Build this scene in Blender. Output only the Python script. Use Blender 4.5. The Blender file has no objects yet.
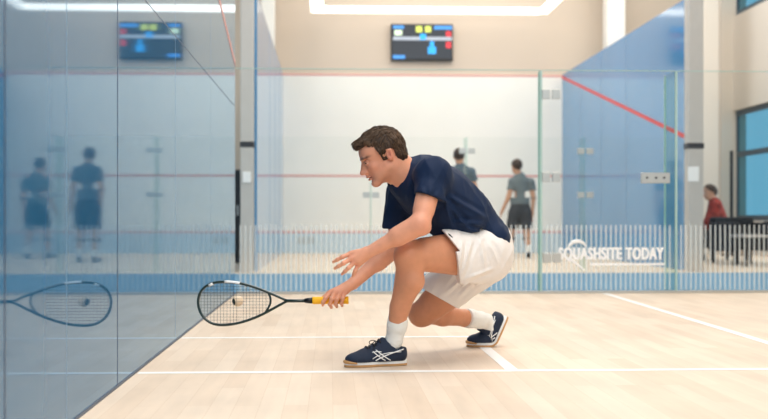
import bpy, bmesh, math, random
import numpy as np
from mathutils import Vector, Matrix
from mathutils.bvhtree import BVHTree
random.seed(7); RNG = np.random.RandomState(11)
C = bpy.context.scene.collection
F = 1150.0; HY = 219.0; HC = 0.65
TH = math.atan(54 / F)

def W(u, v, Y):
    """point of the court at depth Y that lies on the line of sight (u, v)"""
    t = (u - 384) / F
    dx = math.sin(TH) + t * math.cos(TH); dy = math.cos(TH) - t * math.sin(TH)
    k = Y / dy
    return np.array([dx * k, Y, HC - (v - HY) / F * k])

def lin(c):
    return tuple((x / 255 / 12.92 if x / 255 <= .04045 else ((x / 255 + .055) / 1.055) ** 2.4) for x in c)

# ------------------------------------------------------------------ materials
def mat(name, rgb, rough=.5, metal=0, ior=1.45, noise=0, nscale=20, bump=0, bscale=60, coat=0, emit=0, sheen=0, sss=0, attr=None, spec=.5):
    m = bpy.data.materials.new(name); m.use_nodes = True
    nt = m.node_tree; b = nt.nodes['Principled BSDF']
    col = lin(rgb) + (1,)
    b.inputs['Base Color'].default_value = col
    b.inputs['Roughness'].default_value = rough
    b.inputs['Metallic'].default_value = metal
    b.inputs['IOR'].default_value = ior
    b.inputs['Coat Weight'].default_value = coat
    b.inputs['Sheen Weight'].default_value = sheen
    b.inputs['Specular IOR Level'].default_value = spec
    if sss:
        b.inputs['Subsurface Weight'].default_value = sss
        b.inputs['Subsurface Radius'].default_value = (.02, .008, .004)
        b.inputs['Subsurface Scale'].default_value = .5
    if emit:
        b.inputs['Emission Color'].default_value = col
        b.inputs['Emission Strength'].default_value = emit
    tc = nt.nodes.new('ShaderNodeTexCoord')
    src = None
    if attr:
        a = nt.nodes.new('ShaderNodeAttribute'); a.attribute_name = attr
        src = a.outputs['Color']
    if noise or attr:
        n = nt.nodes.new('ShaderNodeTexNoise'); n.inputs['Scale'].default_value = nscale; n.inputs['Detail'].default_value = 5
        nt.links.new(tc.outputs['Object'], n.inputs['Vector'])
        mp = nt.nodes.new('ShaderNodeMapRange')
        mp.inputs['To Min'].default_value = 1 - noise; mp.inputs['To Max'].default_value = 1 + noise
        mp.inputs['From Min'].default_value = .25; mp.inputs['From Max'].default_value = .75
        nt.links.new(n.outputs['Fac'], mp.inputs['Value'])
        mx = nt.nodes.new('ShaderNodeVectorMath'); mx.operation = 'SCALE'
        if src: nt.links.new(src, mx.inputs[0])
        else: mx.inputs[0].default_value = col[:3]
        nt.links.new(mp.outputs[0], mx.inputs['Scale'])
        nt.links.new(mx.outputs[0], b.inputs['Base Color'])
    if bump:
        n = nt.nodes.new('ShaderNodeTexNoise'); n.inputs['Scale'].default_value = bscale; n.inputs['Detail'].default_value = 4
        nt.links.new(tc.outputs['Object'], n.inputs['Vector'])
        bp = nt.nodes.new('ShaderNodeBump'); bp.inputs['Strength'].default_value = bump; bp.inputs['Distance'].default_value = .01
        nt.links.new(n.outputs['Fac'], bp.inputs['Height']); nt.links.new(bp.outputs[0], b.inputs['Normal'])
    return m

def glass_mat(name, tint, refl=1.45, extra=0):
    m = bpy.data.materials.new(name); m.use_nodes = True
    nt = m.node_tree; nt.nodes.clear()
    o = nt.nodes.new('ShaderNodeOutputMaterial'); mx = nt.nodes.new('ShaderNodeMixShader')
    t = nt.nodes.new('ShaderNodeBsdfTransparent'); t.inputs[0].default_value = tint + (1,)
    g = nt.nodes.new('ShaderNodeBsdfGlossy'); g.inputs['Roughness'].default_value = .01
    f = nt.nodes.new('ShaderNodeFresnel'); f.inputs[0].default_value = refl
    gm = nt.nodes.new('ShaderNodeNewGeometry'); sb = nt.nodes.new('ShaderNodeMath'); sb.operation = 'MULTIPLY_ADD'; sb.inputs[1].default_value = -1; sb.inputs[2].default_value = 1
    nt.links.new(gm.outputs['Backfacing'], sb.inputs[0])
    mu = nt.nodes.new('ShaderNodeMath'); mu.operation = 'MULTIPLY'; nt.links.new(f.outputs[0], mu.inputs[0]); nt.links.new(sb.outputs[0], mu.inputs[1])
    nt.links.new(mu.outputs[0], mx.inputs[0]); nt.links.new(t.outputs[0], mx.inputs[1]); nt.links.new(g.outputs[0], mx.inputs[2])
    if extra:
        d = nt.nodes.new('ShaderNodeBsdfDiffuse'); d.inputs[0].default_value = (.9, .95, .95, 1)
        m2 = nt.nodes.new('ShaderNodeMixShader'); m2.inputs[0].default_value = extra
        nt.links.new(mx.outputs[0], m2.inputs[1]); nt.links.new(d.outputs[0], m2.inputs[2])
        nt.links.new(m2.outputs[0], o.inputs[0])
    else:
        nt.links.new(mx.outputs[0], o.inputs[0])
    return m

def floor_mat():
    m = mat('maple_boards', (232, 208, 182), rough=.5, spec=.2)
    nt = m.node_tree; b = nt.nodes['Principled BSDF']
    tc = nt.nodes.new('ShaderNodeTexCoord')
    mp = nt.nodes.new('ShaderNodeMapping'); mp.inputs['Rotation'].default_value = (0, 0, math.pi / 2)
    nt.links.new(tc.outputs['Object'], mp.inputs[0])
    br = nt.nodes.new('ShaderNodeTexBrick')
    br.inputs['Scale'].default_value = 1
    br.inputs['Brick Width'].default_value = .85; br.inputs['Row Height'].default_value = .085
    br.inputs['Mortar Size'].default_value = .0012; br.inputs['Mortar Smooth'].default_value = .6
    br.inputs['Color1'].default_value = lin((231, 212, 191)) + (1,)
    br.inputs['Color2'].default_value = lin((223, 201, 178)) + (1,)
    br.inputs['Mortar'].default_value = lin((214, 190, 165)) + (1,)
    nt.links.new(mp.outputs[0], br.inputs['Vector'])
    m2 = nt.nodes.new('ShaderNodeMapping'); m2.inputs['Scale'].default_value = (9, 1.0, 1)
    nt.links.new(tc.outputs['Object'], m2.inputs[0])
    n = nt.nodes.new('ShaderNodeTexNoise'); n.inputs['Scale'].default_value = 2; n.inputs['Detail'].default_value = 6
    nt.links.new(m2.outputs[0], n.inputs['Vector'])
    n2 = nt.nodes.new('ShaderNodeTexNoise'); n2.inputs['Scale'].default_value = 1.7; n2.inputs['Detail'].default_value = 3
    nt.links.new(tc.outputs['Object'], n2.inputs['Vector'])
    ad = nt.nodes.new('ShaderNodeMath'); ad.operation = 'ADD'
    nt.links.new(n.outputs['Fac'], ad.inputs[0]); nt.links.new(n2.outputs['Fac'], ad.inputs[1])
    r = nt.nodes.new('ShaderNodeMapRange'); r.inputs['From Min'].default_value = .7; r.inputs['From Max'].default_value = 1.3
    r.inputs['To Min'].default_value = .91; r.inputs['To Max'].default_value = 1.06
    nt.links.new(ad.outputs[0], r.inputs['Value'])
    s = nt.nodes.new('ShaderNodeVectorMath'); s.operation = 'SCALE'
    nt.links.new(br.outputs['Color'], s.inputs[0]); nt.links.new(r.outputs[0], s.inputs['Scale'])
    nt.links.new(s.outputs[0], b.inputs['Base Color'])
    return m

M = {}
M['floor'] = floor_mat()
M['carpet'] = mat('blue_carpet', (98, 138, 166), .95, noise=.08, nscale=60, bump=.3, bscale=300)
M['white_wall'] = mat('white_plaster', (240, 237, 229), .6, noise=.025, nscale=1.6)
M['beige'] = mat('beige_plaster', (205, 190, 173), .8, noise=.02, nscale=1)
M['beige_side'] = mat('pale_beige_plaster', (222, 212, 198), .8, noise=.02, nscale=1)
M['ceiling'] = mat('ceiling_paint', (205, 185, 160), .9, noise=.02, nscale=1)
M['blue_glass'] = mat('blue_glass_panel', (36, 96, 138), .9, noise=.05, nscale=1.3, spec=0)
def tint_gloss(m, col, ior, rough):
    nt = m.node_tree; out = nt.nodes['Material Output']; b = nt.nodes['Principled BSDF']
    g = nt.nodes.new('ShaderNodeBsdfGlossy'); g.inputs['Color'].default_value = col + (1,); g.inputs['Roughness'].default_value = rough
    f = nt.nodes.new('ShaderNodeFresnel'); f.inputs[0].default_value = ior
    mx = nt.nodes.new('ShaderNodeMixShader'); nt.links.new(f.outputs[0], mx.inputs[0]); nt.links.new(b.outputs[0], mx.inputs[1]); nt.links.new(g.outputs[0], mx.inputs[2])
    nt.links.new(mx.outputs[0], out.inputs[0])
tint_gloss(M['blue_glass'], (.78, .91, 1.0), 1.62, .035)
M['blue_wall'] = mat('blue_court_wall', (76, 140, 188), .09, ior=1.5, noise=.06, nscale=.8)
M['red'] = mat('red_line', (214, 72, 72), .5)
M['seam'] = mat('dark_seam', (40, 66, 96), .4)
M['seam_pale'] = mat('pale_seam', (88, 132, 166), .3)
M['red_faint'] = mat('faded_red_line', (222, 158, 150), .5)
M['line'] = mat('white_line', (250, 248, 244), .45)
M['steel'] = mat('brushed_post', (192, 188, 182), .45, metal=.2, noise=.03, nscale=8)
M['chrome'] = mat('satin_steel', (196, 194, 188), .3, metal=.8)
M['glass'] = glass_mat('clear_glass', (.982, .988, .984), refl=1.25)
M['glass_edge'] = mat('green_glass_edge', (176, 206, 198), .3)
M['fin'] = glass_mat('glass_fin', (.84, .93, .91), refl=1.06)
M['frost'] = glass_mat('frosted_stripe', (.97, .98, .98), extra=.30)
M['decal'] = mat('white_decal', (250, 250, 250), .5)
M['tin'] = mat('tin_board', (196, 212, 220), .5, noise=.02)
M['win_glass'] = glass_mat('tinted_window', (.40, .68, .78), refl=1.25)
M['frame_dark'] = mat('dark_frame', (62, 84, 98), .4)
M['black'] = mat('black_plastic', (22, 23, 26), .4, bump=.05)
M['black_fab'] = mat('black_upholstery', (30, 33, 38), .8, noise=.1, bump=.2)
M['charcoal'] = mat('charcoal_paint', (44, 46, 52), .5, noise=.05)
M['paper'] = mat('white_paper', (240, 240, 238), .7)
M['light'] = mat('light_tube', (255, 250, 240), .5, emit=2.0)
M['skin_far'] = mat('skin_tone', (206, 158, 128), .55, noise=.03)
M['skin'] = mat('skin', (220, 165, 135), .48, noise=.05, nscale=35, bump=.06, bscale=220, sss=.12, attr='tone')
M['navy'] = mat('navy_sport_fabric', (10, 33, 64), .72, noise=.05, nscale=90, bump=.12, bscale=260, sheen=.02, spec=.3)
M['shorts'] = mat('white_sport_fabric', (234, 227, 221), .75, noise=.015, nscale=60, bump=.12, bscale=200)
M['sock'] = mat('white_knit', (240, 238, 232), .9, noise=.02, bump=.35, bscale=320)
M['shoe'] = mat('navy_shoe_mesh', (20, 36, 60), .6, noise=.15, nscale=140, bump=.3, bscale=420)
M['shoe_dark'] = mat('dark_navy_lining', (20, 30, 50), .8)
M['shoe_blue'] = mat('bright_blue_tongue', (26, 82, 132), .6)
M['gum'] = mat('gum_rubber', (196, 148, 96), .5, noise=.04)
M['midsole'] = mat('white_midsole', (242, 242, 240), .45)
M['hair'] = mat('dark_brown_hair', (60, 44, 33), .5, noise=.35, nscale=60, bump=.3, bscale=200, spec=.35)
M['hair_lock'] = mat('brown_hair_lock', (88, 67, 50), .5, noise=.5, nscale=25, spec=.35)
M['eye_white'] = mat('eye_white', (205, 192, 184), .3)
M['iris'] = mat('iris', (60, 44, 32), .15)
M['graphite'] = mat('dark_green_frame', (26, 46, 42), .3, coat=.5)
M['string'] = mat('black_string', (40, 44, 48), .4)
M['grip'] = mat('yellow_grip', (255, 192, 36), .65, bump=.4, bscale=160)

# ------------------------------------------------------------------ object helpers
def tag(o, label=None, cat=None, group=None, kind=None):
    if label: o['label'] = label
    if cat: o['category'] = cat
    if group: o['group'] = group
    if kind: o['kind'] = kind
    return o

def empty(name, loc=(0, 0, 0)):
    o = bpy.data.objects.new(name, None); C.objects.link(o); o.location = loc
    bpy.context.view_layer.update()
    return o

def link(name, me, m, parent=None, smooth=False):
    """mesh given in world coordinates"""
    o = bpy.data.objects.new(name, me); C.objects.link(o)
    for mm in (m if isinstance(m, (list, tuple)) else [m]): me.materials.append(mm)
    if smooth: me.polygons.foreach_set('use_smooth', [True] * len(me.polygons))
    if parent:
        p = parent; loc = Vector((0, 0, 0))
        while p: loc += p.location; p = p.parent
        o.parent = parent
        me.transform(Matrix.Translation(-loc))
    else:
        # origin at the base centre
        co = np.empty(len(me.vertices) * 3); me.vertices.foreach_get('co', co); co = co.reshape(-1, 3)
        b = Vector(((co[:, 0].min() + co[:, 0].max()) / 2, (co[:, 1].min() + co[:, 1].max()) / 2, co[:, 2].min()))
        me.transform(Matrix.Translation(-b)); o.location = b
    return o

class MB:
    def __init__(s): s.bm = bmesh.new()
    def box(s, lo, hi, bev=0, rot=None):
        c = [(a + b) / 2 for a, b in zip(lo, hi)]; d = [abs(b - a) for a, b in zip(lo, hi)]
        g = bmesh.ops.create_cube(s.bm, size=1)
        vs = g['verts']
        for v in vs: v.co = Vector((v.co.x * d[0], v.co.y * d[1], v.co.z * d[2]))
        if bev:
            es = list({e for v in vs for e in v.link_edges})
            r = bmesh.ops.bevel(s.bm, geom=es, offset=bev, segments=2, affect='EDGES', profile=.5)
            vs = list({v for f in r['faces'] for v in f.verts} | {v for v in vs if v.is_valid})
        for v in vs:
            if rot is not None: v.co = rot @ v.co
            v.co += Vector(c)
        return s
    def tube(s, pts, r, n=10, closed=False, cap=True, flat=None):
        pts = [Vector(p) for p in pts]; N = len(pts)
        rs = r if isinstance(r, (list, tuple)) else [r] * N
        rings = []; up = Vector((0, 1, .01)).normalized() if flat is None else Vector(flat)
        for i, p in enumerate(pts):
            a = pts[(i - 1) % N] if (closed or i) else p
            b = pts[(i + 1) % N] if (closed or i < N - 1) else p
            t = (b - a).normalized()
            u = up - t * up.dot(t)
            if u.length < 1e-3: u = t.orthogonal()
            u.normalize(); w = t.cross(u)
            rings.append([s.bm.verts.new(p + (u * math.cos(2 * math.pi * k / n) + w * math.sin(2 * math.pi * k / n)) * rs[i]) for k in range(n)])
        for i in range(N if closed else N - 1):
            A = rings[i]; B = rings[(i + 1) % N]
            for k in range(n): s.bm.faces.new((A[k], A[(k + 1) % n], B[(k + 1) % n], B[k]))
        if cap and not closed:
            s.bm.faces.new(rings[0][::-1]); s.bm.faces.new(rings[-1])
        return s
    def poly(s, pts, thick):
        """extruded polygon; thick is the extrusion vector"""
        t = Vector(thick)
        a = [s.bm.verts.new(Vector(p)) for p in pts]; b = [s.bm.verts.new(Vector(p) + t) for p in pts]
        s.bm.faces.new(a[::-1]); s.bm.faces.new(b)
        n = len(a)
        for i in range(n): s.bm.faces.new((a[i], a[(i + 1) % n], b[(i + 1) % n], b[i]))
        return s
    def sphere(s, c, r, sc=(1, 1, 1), seg=20):
        g = bmesh.ops.create_uvsphere(s.bm, u_segments=seg, v_segments=seg // 2 + 2, radius=r)
        for v in g['verts']: v.co = Vector((v.co.x * sc[0], v.co.y * sc[1], v.co.z * sc[2])) + Vector(c)
        return s
    def build(s, name, m, parent=None, smooth=False):
        bmesh.ops.recalc_face_normals(s.bm, faces=s.bm.faces)
        me = bpy.data.meshes.new(name); s.bm.to_mesh(me); s.bm.free()
        return link(name, me, m, parent, smooth)

def struct(name, mb, m, label=None, parent=None):
    o = mb.build(name, m, parent)
    if not parent: tag(o, label, 'building part', kind='structure')
    return o

# ------------------------------------------------------------------ implicit surfaces
LAT = RNG.rand(64, 64, 64).astype(np.float32)
def vnoise(x, y, z):
    xi = np.floor(x).astype(np.int32); yi = np.floor(y).astype(np.int32); zi = np.floor(z).astype(np.int32)
    fx = x - xi; fy = y - yi; fz = z - zi
    fx = fx * fx * (3 - 2 * fx); fy = fy * fy * (3 - 2 * fy); fz = fz * fz * (3 - 2 * fz)
    r = 0
    for a in (0, 1):
        for b in (0, 1):
            for c in (0, 1):
                r = r + LAT[(xi + a) & 63, (yi + b) & 63, (zi + c) & 63] * (fx if a else 1 - fx) * (fy if b else 1 - fy) * (fz if c else 1 - fz)
    return r

class SDF:
    def __init__(s, lo, hi, h):
        s.lo = np.array(lo, float); s.h = h
        s.n = np.ceil((np.array(hi) - s.lo) / h).astype(int) + 1
        s.d = np.full(s.n, 1.0, np.float32)
    def sl(s, lo, hi):
        a = np.clip(np.floor((np.array(lo) - s.lo) / s.h).astype(int), 0, s.n)
        b = np.clip(np.ceil((np.array(hi) - s.lo) / s.h).astype(int) + 1, 0, s.n)
        X = (s.lo[0] + np.arange(a[0], b[0]) * s.h).astype(np.float32)[:, None, None]
        Y = (s.lo[1] + np.arange(a[1], b[1]) * s.h).astype(np.float32)[None, :, None]
        Z = (s.lo[2] + np.arange(a[2], b[2]) * s.h).astype(np.float32)[None, None, :]
        return (slice(a[0], b[0]), slice(a[1], b[1]), slice(a[2], b[2])), X, Y, Z
    def _mix(s, sl, e, k, op):
        d = s.d[sl]
        if d.size == 0: return
        if op == 'u':
            if k > 0:
                t = np.clip(.5 + .5 * (d - e) / k, 0, 1); s.d[sl] = d + (e - d) * t - k * t * (1 - t)
            else: s.d[sl] = np.minimum(d, e)
        else:                                            # carve away
            e = -e
            if k > 0:
                t = np.clip(.5 - .5 * (d - e) / k, 0, 1); s.d[sl] = d + (e - d) * t + k * t * (1 - t)
            else: s.d[sl] = np.maximum(d, e)
    def cone(s, a, b, ra, rb, k=.01, op='u'):
        a = np.array(a, float); b = np.array(b, float)
        m = max(ra, rb) + k + 3 * s.h
        sl, X, Y, Z = s.sl(np.minimum(a, b) - m, np.maximum(a, b) + m)
        v = b - a; L = max(v @ v, 1e-9)
        px, py, pz = X - a[0], Y - a[1], Z - a[2]
        t = np.clip((px * v[0] + py * v[1] + pz * v[2]) / L, 0, 1)
        e = np.sqrt((px - t * v[0]) ** 2 + (py - t * v[1]) ** 2 + (pz - t * v[2]) ** 2) - (ra + (rb - ra) * t)
        s._mix(sl, e.astype(np.float32), k, op); return s
    def chain(s, pts, rs, k=.01, op='u'):
        for i in range(len(pts) - 1): s.cone(pts[i], pts[i + 1], rs[i], rs[i + 1], k, op)
        return s
    def ell(s, c, r, R=None, k=.01, op='u'):
        c = np.array(c, float); m = max(r) + k + 3 * s.h
        sl, X, Y, Z = s.sl(c - m, c + m)
        px, py, pz = X - c[0], Y - c[1], Z - c[2]
        if R is None: R = np.eye(3)
        q = [px * R[i][0] + py * R[i][1] + pz * R[i][2] for i in range(3)]      # rows of R are the axes
        k0 = np.sqrt(sum((q[i] / r[i]) ** 2 for i in range(3))) + 1e-6
        k1 = np.sqrt(sum((q[i] / r[i] ** 2) ** 2 for i in range(3))) + 1e-6
        s._mix(sl, (k0 * (k0 - 1) / k1).astype(np.float32), k, op); return s
    def cut(s, p, n, k=0, box=None):
        """remove what lies on the side n of the plane through p"""
        n = np.array(n, float); n /= np.linalg.norm(n); p = np.array(p, float)
        lo, hi = (s.lo, s.lo + s.n * s.h) if box is None else box
        sl, X, Y, Z = s.sl(lo, hi)
        e = -((X - p[0]) * n[0] + (Y - p[1]) * n[1] + (Z - p[2]) * n[2]) + np.zeros_like(s.d[sl])
        s._mix(sl, e.astype(np.float32), k, 's'); return s
    def disp(s, fn, band=.03):
        idx = np.nonzero(np.abs(s.d) < band)
        P = [s.lo[i] + idx[i] * s.h for i in range(3)]
        s.d[idx] += fn(*P).astype(np.float32); return s
    def arrays(s):
        d = s.d; ins = d < 0
        cnt = np.zeros(np.array(d.shape) - 1, np.uint8)
        for a in (0, 1):
            for b in (0, 1):
                for c in (0, 1):
                    cnt += ins[a:a + cnt.shape[0], b:b + cnt.shape[1], c:c + cnt.shape[2]]
        act = (cnt > 0) & (cnt < 8)
        idx = np.argwhere(act); ids = np.full(cnt.shape, -1, np.int32)
        ids[act] = np.arange(len(idx))
        acc = np.zeros((len(idx), 3)); num = np.zeros(len(idx))
        i, j, k = idx.T
        for ax in range(3):
            o = [q for q in range(3) if q != ax]
            for a in (0, 1):
                for b in (0, 1):
                    off = [0, 0, 0]; off[o[0]] = a; off[o[1]] = b
                    off2 = list(off); off2[ax] = 1
                    v0 = d[i + off[0], j + off[1], k + off[2]]; v1 = d[i + off2[0], j + off2[1], k + off2[2]]
                    cr = (v0 < 0) != (v1 < 0)
                    t = np.where(cr, v0 / np.where(cr, v0 - v1, 1), 0)
                    for q in range(3): acc[:, q] += np.where(cr, off[q] + (t if q == ax else 0), 0)
                    num += cr
        V = (idx + acc / num[:, None]) * s.h + s.lo
        faces = []
        for ax in range(3):
            o = [(ax + 1) % 3, (ax + 2) % 3]
            A = [slice(1, -1)] * 3; B = [slice(1, -1)] * 3
            A[ax] = slice(0, -1); B[ax] = slice(1, None)
            e0 = ins[tuple(A)]; e1 = ins[tuple(B)]
            for flip in (0, 1):
                q = np.argwhere((e0 & ~e1) if flip == 0 else (~e0 & e1))
                if not len(q): continue
                base = q.copy()
                for z in o: base[:, z] += 1
                c4 = []
                for (da, db) in ((0, 0), (-1, 0), (-1, -1), (0, -1)):
                    z = base.copy(); z[:, o[0]] += da; z[:, o[1]] += db
                    c4.append(ids[z[:, 0], z[:, 1], z[:, 2]])
                c4 = np.stack(c4, 1)
                faces.append(c4 if flip == 0 else c4[:, ::-1])
        return V, np.concatenate(faces)
    def mesh(s, name):
        V, Q = s.arrays()
        Q = Q[(Q >= 0).all(1)]
        me = bpy.data.meshes.new(name)
        me.vertices.add(len(V)); me.vertices.foreach_set('co', V.astype(np.float32).ravel())
        me.loops.add(len(Q) * 4); me.loops.foreach_set('vertex_index', Q.astype(np.int32).ravel())
        me.polygons.add(len(Q)); me.polygons.foreach_set('loop_start', np.arange(0, len(Q) * 4, 4, dtype=np.int32))
        me.update(calc_edges=True); me.validate()
        return me
    def obj(s, name, m, parent=None):
        return link(name, s.mesh(name), m, parent, smooth=True)

# ================================================================== THE HALL
DG = 9.97           # near glass wall
DC = 14.2           # near end of the court beyond
DF = 22.0           # its front wall
WX = W(235, 294, DG)[0]     # left glass wall of the near court
print('left wall X', WX, 'bottom px check', W(76, 419, .65 * F / 200))

XL = W(283, 253, DF)[0]; XR = W(562, 253, DF)[0]
HB = W(562, 75, DF)[2]
XW = 7.61

def zat(v, Y, u=450): return W(u, v, Y)[2]
def xat(u, Y): return W(u, 219, Y)[0]

struct('floor', MB().box((-4.5, -1.5, -.12), (12, DF + .3, 0)), M['floor'], 'pale maple board floor running through both squash courts')
struct('floor_carpet', MB().box((-4.5, DG + .06, 0), (XW, 13.6, .008)), M['carpet'], 'strip of blue carpet between the two courts')
ceil = struct('ceiling', MB().box((-4.5, -1.5, 6.6), (12, DF + .3, 6.75)), M['ceiling'], 'beige ceiling high above the courts')
struct('wall_far', MB().box((-4.5, DF + .03, 0), (XW + .2, DF + .3, 6.6)), M['beige'], 'beige end wall above the white front wall of the far court')

# floor lines of the near court
def floor_line(name, pts, label):
    struct(name, MB().poly([(x, y, .0006) for x, y in pts], (0, 0, .0012)), M['line'], label)
w = .028
def G0(u, v):
    """floor point seen at (u, v)"""
    t = (u - 384) / F; return W(u, v, HC * F / (v - HY) * (math.cos(TH) - t * math.sin(TH)))
ys = .65 * F / 152.8; yb = .65 * F / 118.3
bx = WX + 1.6
floor_line('trim_1', [(WX + .01, ys - w), (5.5, ys - w), (5.5, ys + w), (WX + .01, ys + w)], 'white short line across the near court floor')
floor_line('trim_2', [(WX + .01, yb - w), (bx + w, yb - w), (bx + w, yb + w), (WX + .01, yb + w)], 'white back line of the service box behind the player')
floor_line('trim_3', [(bx - w, ys + w), (bx + w, ys + w), (bx + w, yb - w), (bx - w, yb - w)], 'white side line of the service box by the rear shoe')
pA, pB = G0(611.5, 295.5), G0(768, 343); kx = (pA[0] - pB[0]) / (pA[1] - pB[1])
hl = lambda y: pB[0] + kx * (y - pB[1])
floor_line('trim_4', [(hl(ys) - w, ys + w), (hl(ys) + w, ys + w), (hl(DG) + w, DG - .06), (hl(DG) - w, DG - .06)], 'white half court line running to the glass wall')

# left wall of the near court
wl = empty('wall_left', (WX, 5, 0)); tag(wl, 'tall blue glass side wall with vertical joints and reflections', 'wall', kind='structure')
joints = [1.4] + [xx for xx in (2.94, 4.48, 6.14, 7.95)]
MB().box((WX - .03, -1.5, 0), (WX, DG, 5.6)).build('glass_panel', M['blue_glass'], wl)
sm = MB()
for y in (2.94, 4.48): sm.box((WX - .001, y - .005, 0), (WX + .0008, y + .005, 5.6))
sm.build('panel_joint', M['seam'], wl)
sm = MB()
for y in (1.4, 3.62, 6.14, 7.95): sm.box((WX - .001, y - .004, 0), (WX + .0003, y + .004, 5.6))
sm.build('panel_joint', M['seam_pale'], wl)
MB().box((WX, 1.5, 1.617), (WX + .0006, DG, 1.6225)).build('rail_line', M['seam'], wl)
a = (DG, 1.99); b = (3.0, 1.99 + .2 * (DG - 3))
MB().poly([(WX, a[0], a[1] - .022), (WX, b[0], b[1] - .022), (WX, b[0], b[1] + .022), (WX, a[0], a[1] + .022)], (.003, 0, 0)).build('out_line', M['red_faint'], wl)
MB().box((WX, -1.5, 0), (WX + .003, DG, .012)).build('base_channel', M['seam'], wl)

# glass back wall of the near court
TOPG = zat(70, DG)
def xg(u): return xat(u, DG)
wb = empty('wall_back', (2, DG, 0)); tag(wb, 'clear glass back wall with frosted vertical stripes along its foot', 'wall', kind='structure')
xd0, xd1 = xg(541), xg(676); xend = 5.6
def pane(parent, x0, x1):
    MB().box((x0, DG - .006, .02), (x1, DG + .006, TOPG)).build('glass_panel', M['glass'], parent)
    MB().box((x0, DG - .0065, TOPG), (x1, DG + .0065, TOPG + .006)).build('glass_top_edge', M['glass_edge'], parent)
    st = MB(); x = x0 + .03; zt = zat(225, DG)
    while x < x1 - .02:
        st.box((x, DG - .0085, .03), (x + .015, DG - .0065, zt)); x += .0435
    st.build('frosted_stripes', M['frost'], parent)
pane(wb, WX + .01, xd0 - .006); pane(wb, xd1 + .006, xend)
for x, dp in ((xd0, .10), (xd1, .33)):
    MB().box((x - .007, DG + .012, .0), (x + .007, DG + dp, TOPG)).build('glass_fin', M['fin'], wb)
    e = MB(); e.box((x - .008, DG - .012, .0), (x + .008, DG + .011, TOPG)); e.box((x - .0075, DG + dp + .001, 0), (x + .0075, DG + dp + .008, TOPG))
    e.build('fin_edge', M['glass_edge'], wb)
def clip(parent, x, z, Y, wd=.16, hh=.085, name='clamp_plate'):
    MB().box((x, Y - .03, z - hh / 2), (x + wd * .44, Y - .009, z + hh / 2), .004).box((x + wd * .56, Y - .03, z - hh / 2), (x + wd, Y - .009, z + hh / 2), .004).build(name, M['chrome'], parent)
for v in (94, 177): clip(wb, xd0 + .005, zat(v, DG), DG)
d1 = empty('door_1', (2.4, DG, 0)); tag(d1, 'frameless glass door with white lettering and steel handle', 'door', kind='structure')
pane(d1, xd0 + .012, xd1 - .008)
clip(d1, xd0 + .012, zat(258, DG), DG, name='hinge')
MB().box((xg(640), DG - .035, zat(183, DG)), (xg(669), DG - .009, zat(172.5, DG)), .006).build('door_handle', M['chrome'], d1)
hb = MB()
for u in (646, 655, 663): hb.sphere((xg(u), DG - .036, zat(177.5, DG)), .011, (1, .3, 1), 12)
hb.build('screw', M['charcoal'], d1)
MB().box((WX + .01, DG - .02, .0), (xend, DG + .02, .022)).build('floor_channel', M['chrome'], wb)

# lettering on the door
def text_mesh(txt, width, height, bold=.012):
    cu = bpy.data.curves.new('lettering', 'FONT'); cu.body = txt; cu.size = 1; cu.offset = bold; cu.extrude = .001; cu.space_character = 1.12
    o = bpy.data.objects.new('lettering', cu); C.objects.link(o)
    me = bpy.data.meshes.new_from_object(o.evaluated_get(bpy.context.evaluated_depsgraph_get()))
    bpy.data.objects.remove(o); bpy.data.curves.remove(cu)
    co = np.empty(len(me.vertices) * 3); me.vertices.foreach_get('co', co); co = co.reshape(-1, 3)
    mn = co.min(0); mx = co.max(0)
    co = (co - mn) / (mx - mn); co[:, 0] *= width; co[:, 1] *= height; co[:, 2] *= .002
    me.vertices.foreach_set('co', co.ravel().astype(np.float32)); me.update()
    return me
tx0, tx1 = xg(558), xg(664); tz0, tz1 = zat(262, DG), zat(247.5, DG)
bmt = bmesh.new()
for k in range(4):                                       # heavy letters: thin outlines laid side by side
    me = text_mesh('SQUASHSITE TODAY', tx1 - tx0 - .012, tz1 - tz0, .018)
    me.transform(Matrix.Translation((tx0 + .0028 * k, DG - .0110 - .0002 * k, tz0)) @ Matrix.Rotation(math.pi / 2, 4, 'X'))
    bmt.from_mesh(me)
me = bpy.data.meshes.new('lettering'); bmt.to_mesh(me); bmt.free()
link('lettering', me, M['decal'], d1)
MB().box((xg(590), DG - .0105, zat(265.5, DG)), (xg(664), DG - .0085, zat(263.5, DG))).build('underline', M['decal'], d1)
arc = []
for i in range(17):
    t = math.pi * (.95 - .85 * i / 16)
    arc.append((xg(577) + .085 * math.cos(t), DG - .011, zat(251, DG) + .085 * math.sin(t)))
em = MB().tube(arc, [.003 + .016 * math.sin(math.pi * i / 16) for i in range(17)], 6)
em.tube([(xg(570), DG - .011, zat(259, DG)), (xg(584), DG - .011, zat(270.5, DG))], [.012, .008], 6)
em.build('emblem', M['decal'], d1)

# ------------------------------------------------------------------ the far court
struct('wall_front', MB().box((XL, DF - .02, 0), (XR, DF + .04, HB)), M['white_wall'], 'white front wall of the far court')
def redline(name, v, label):
    z = zat(v, DF)
    struct(name, MB().box((XL, DF - .026, z - .018), (XR, DF - .018, z + .018)), M['red_faint'], label)
redline('trim_5', 75.5, 'red out line along the top of the white front wall')
redline('trim_6', 176, 'red service line across the middle of the white front wall')
redline('trim_7', 232, 'red line along the top of the tin board')
struct('trim_8', MB().box((XL, DF - .05, 0), (XR, DF - .026, zat(233, DF))), M['tin'], 'pale grey tin board along the foot of the front wall')
fl = empty('wall_far_left', (XL, 18, 0)); tag(fl, 'pale blue side wall of the far court behind the post', 'wall', kind='structure')
MB().box((XL - .08, DC, 0), (XL, DF - .02, HB)).build('wall_panel', M['blue_wall'], fl)
fr = empty('wall_far_right', (XR, 18, 0)); tag(fr, 'bright blue side wall of the far court with slanting red line', 'wall', kind='structure')
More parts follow.
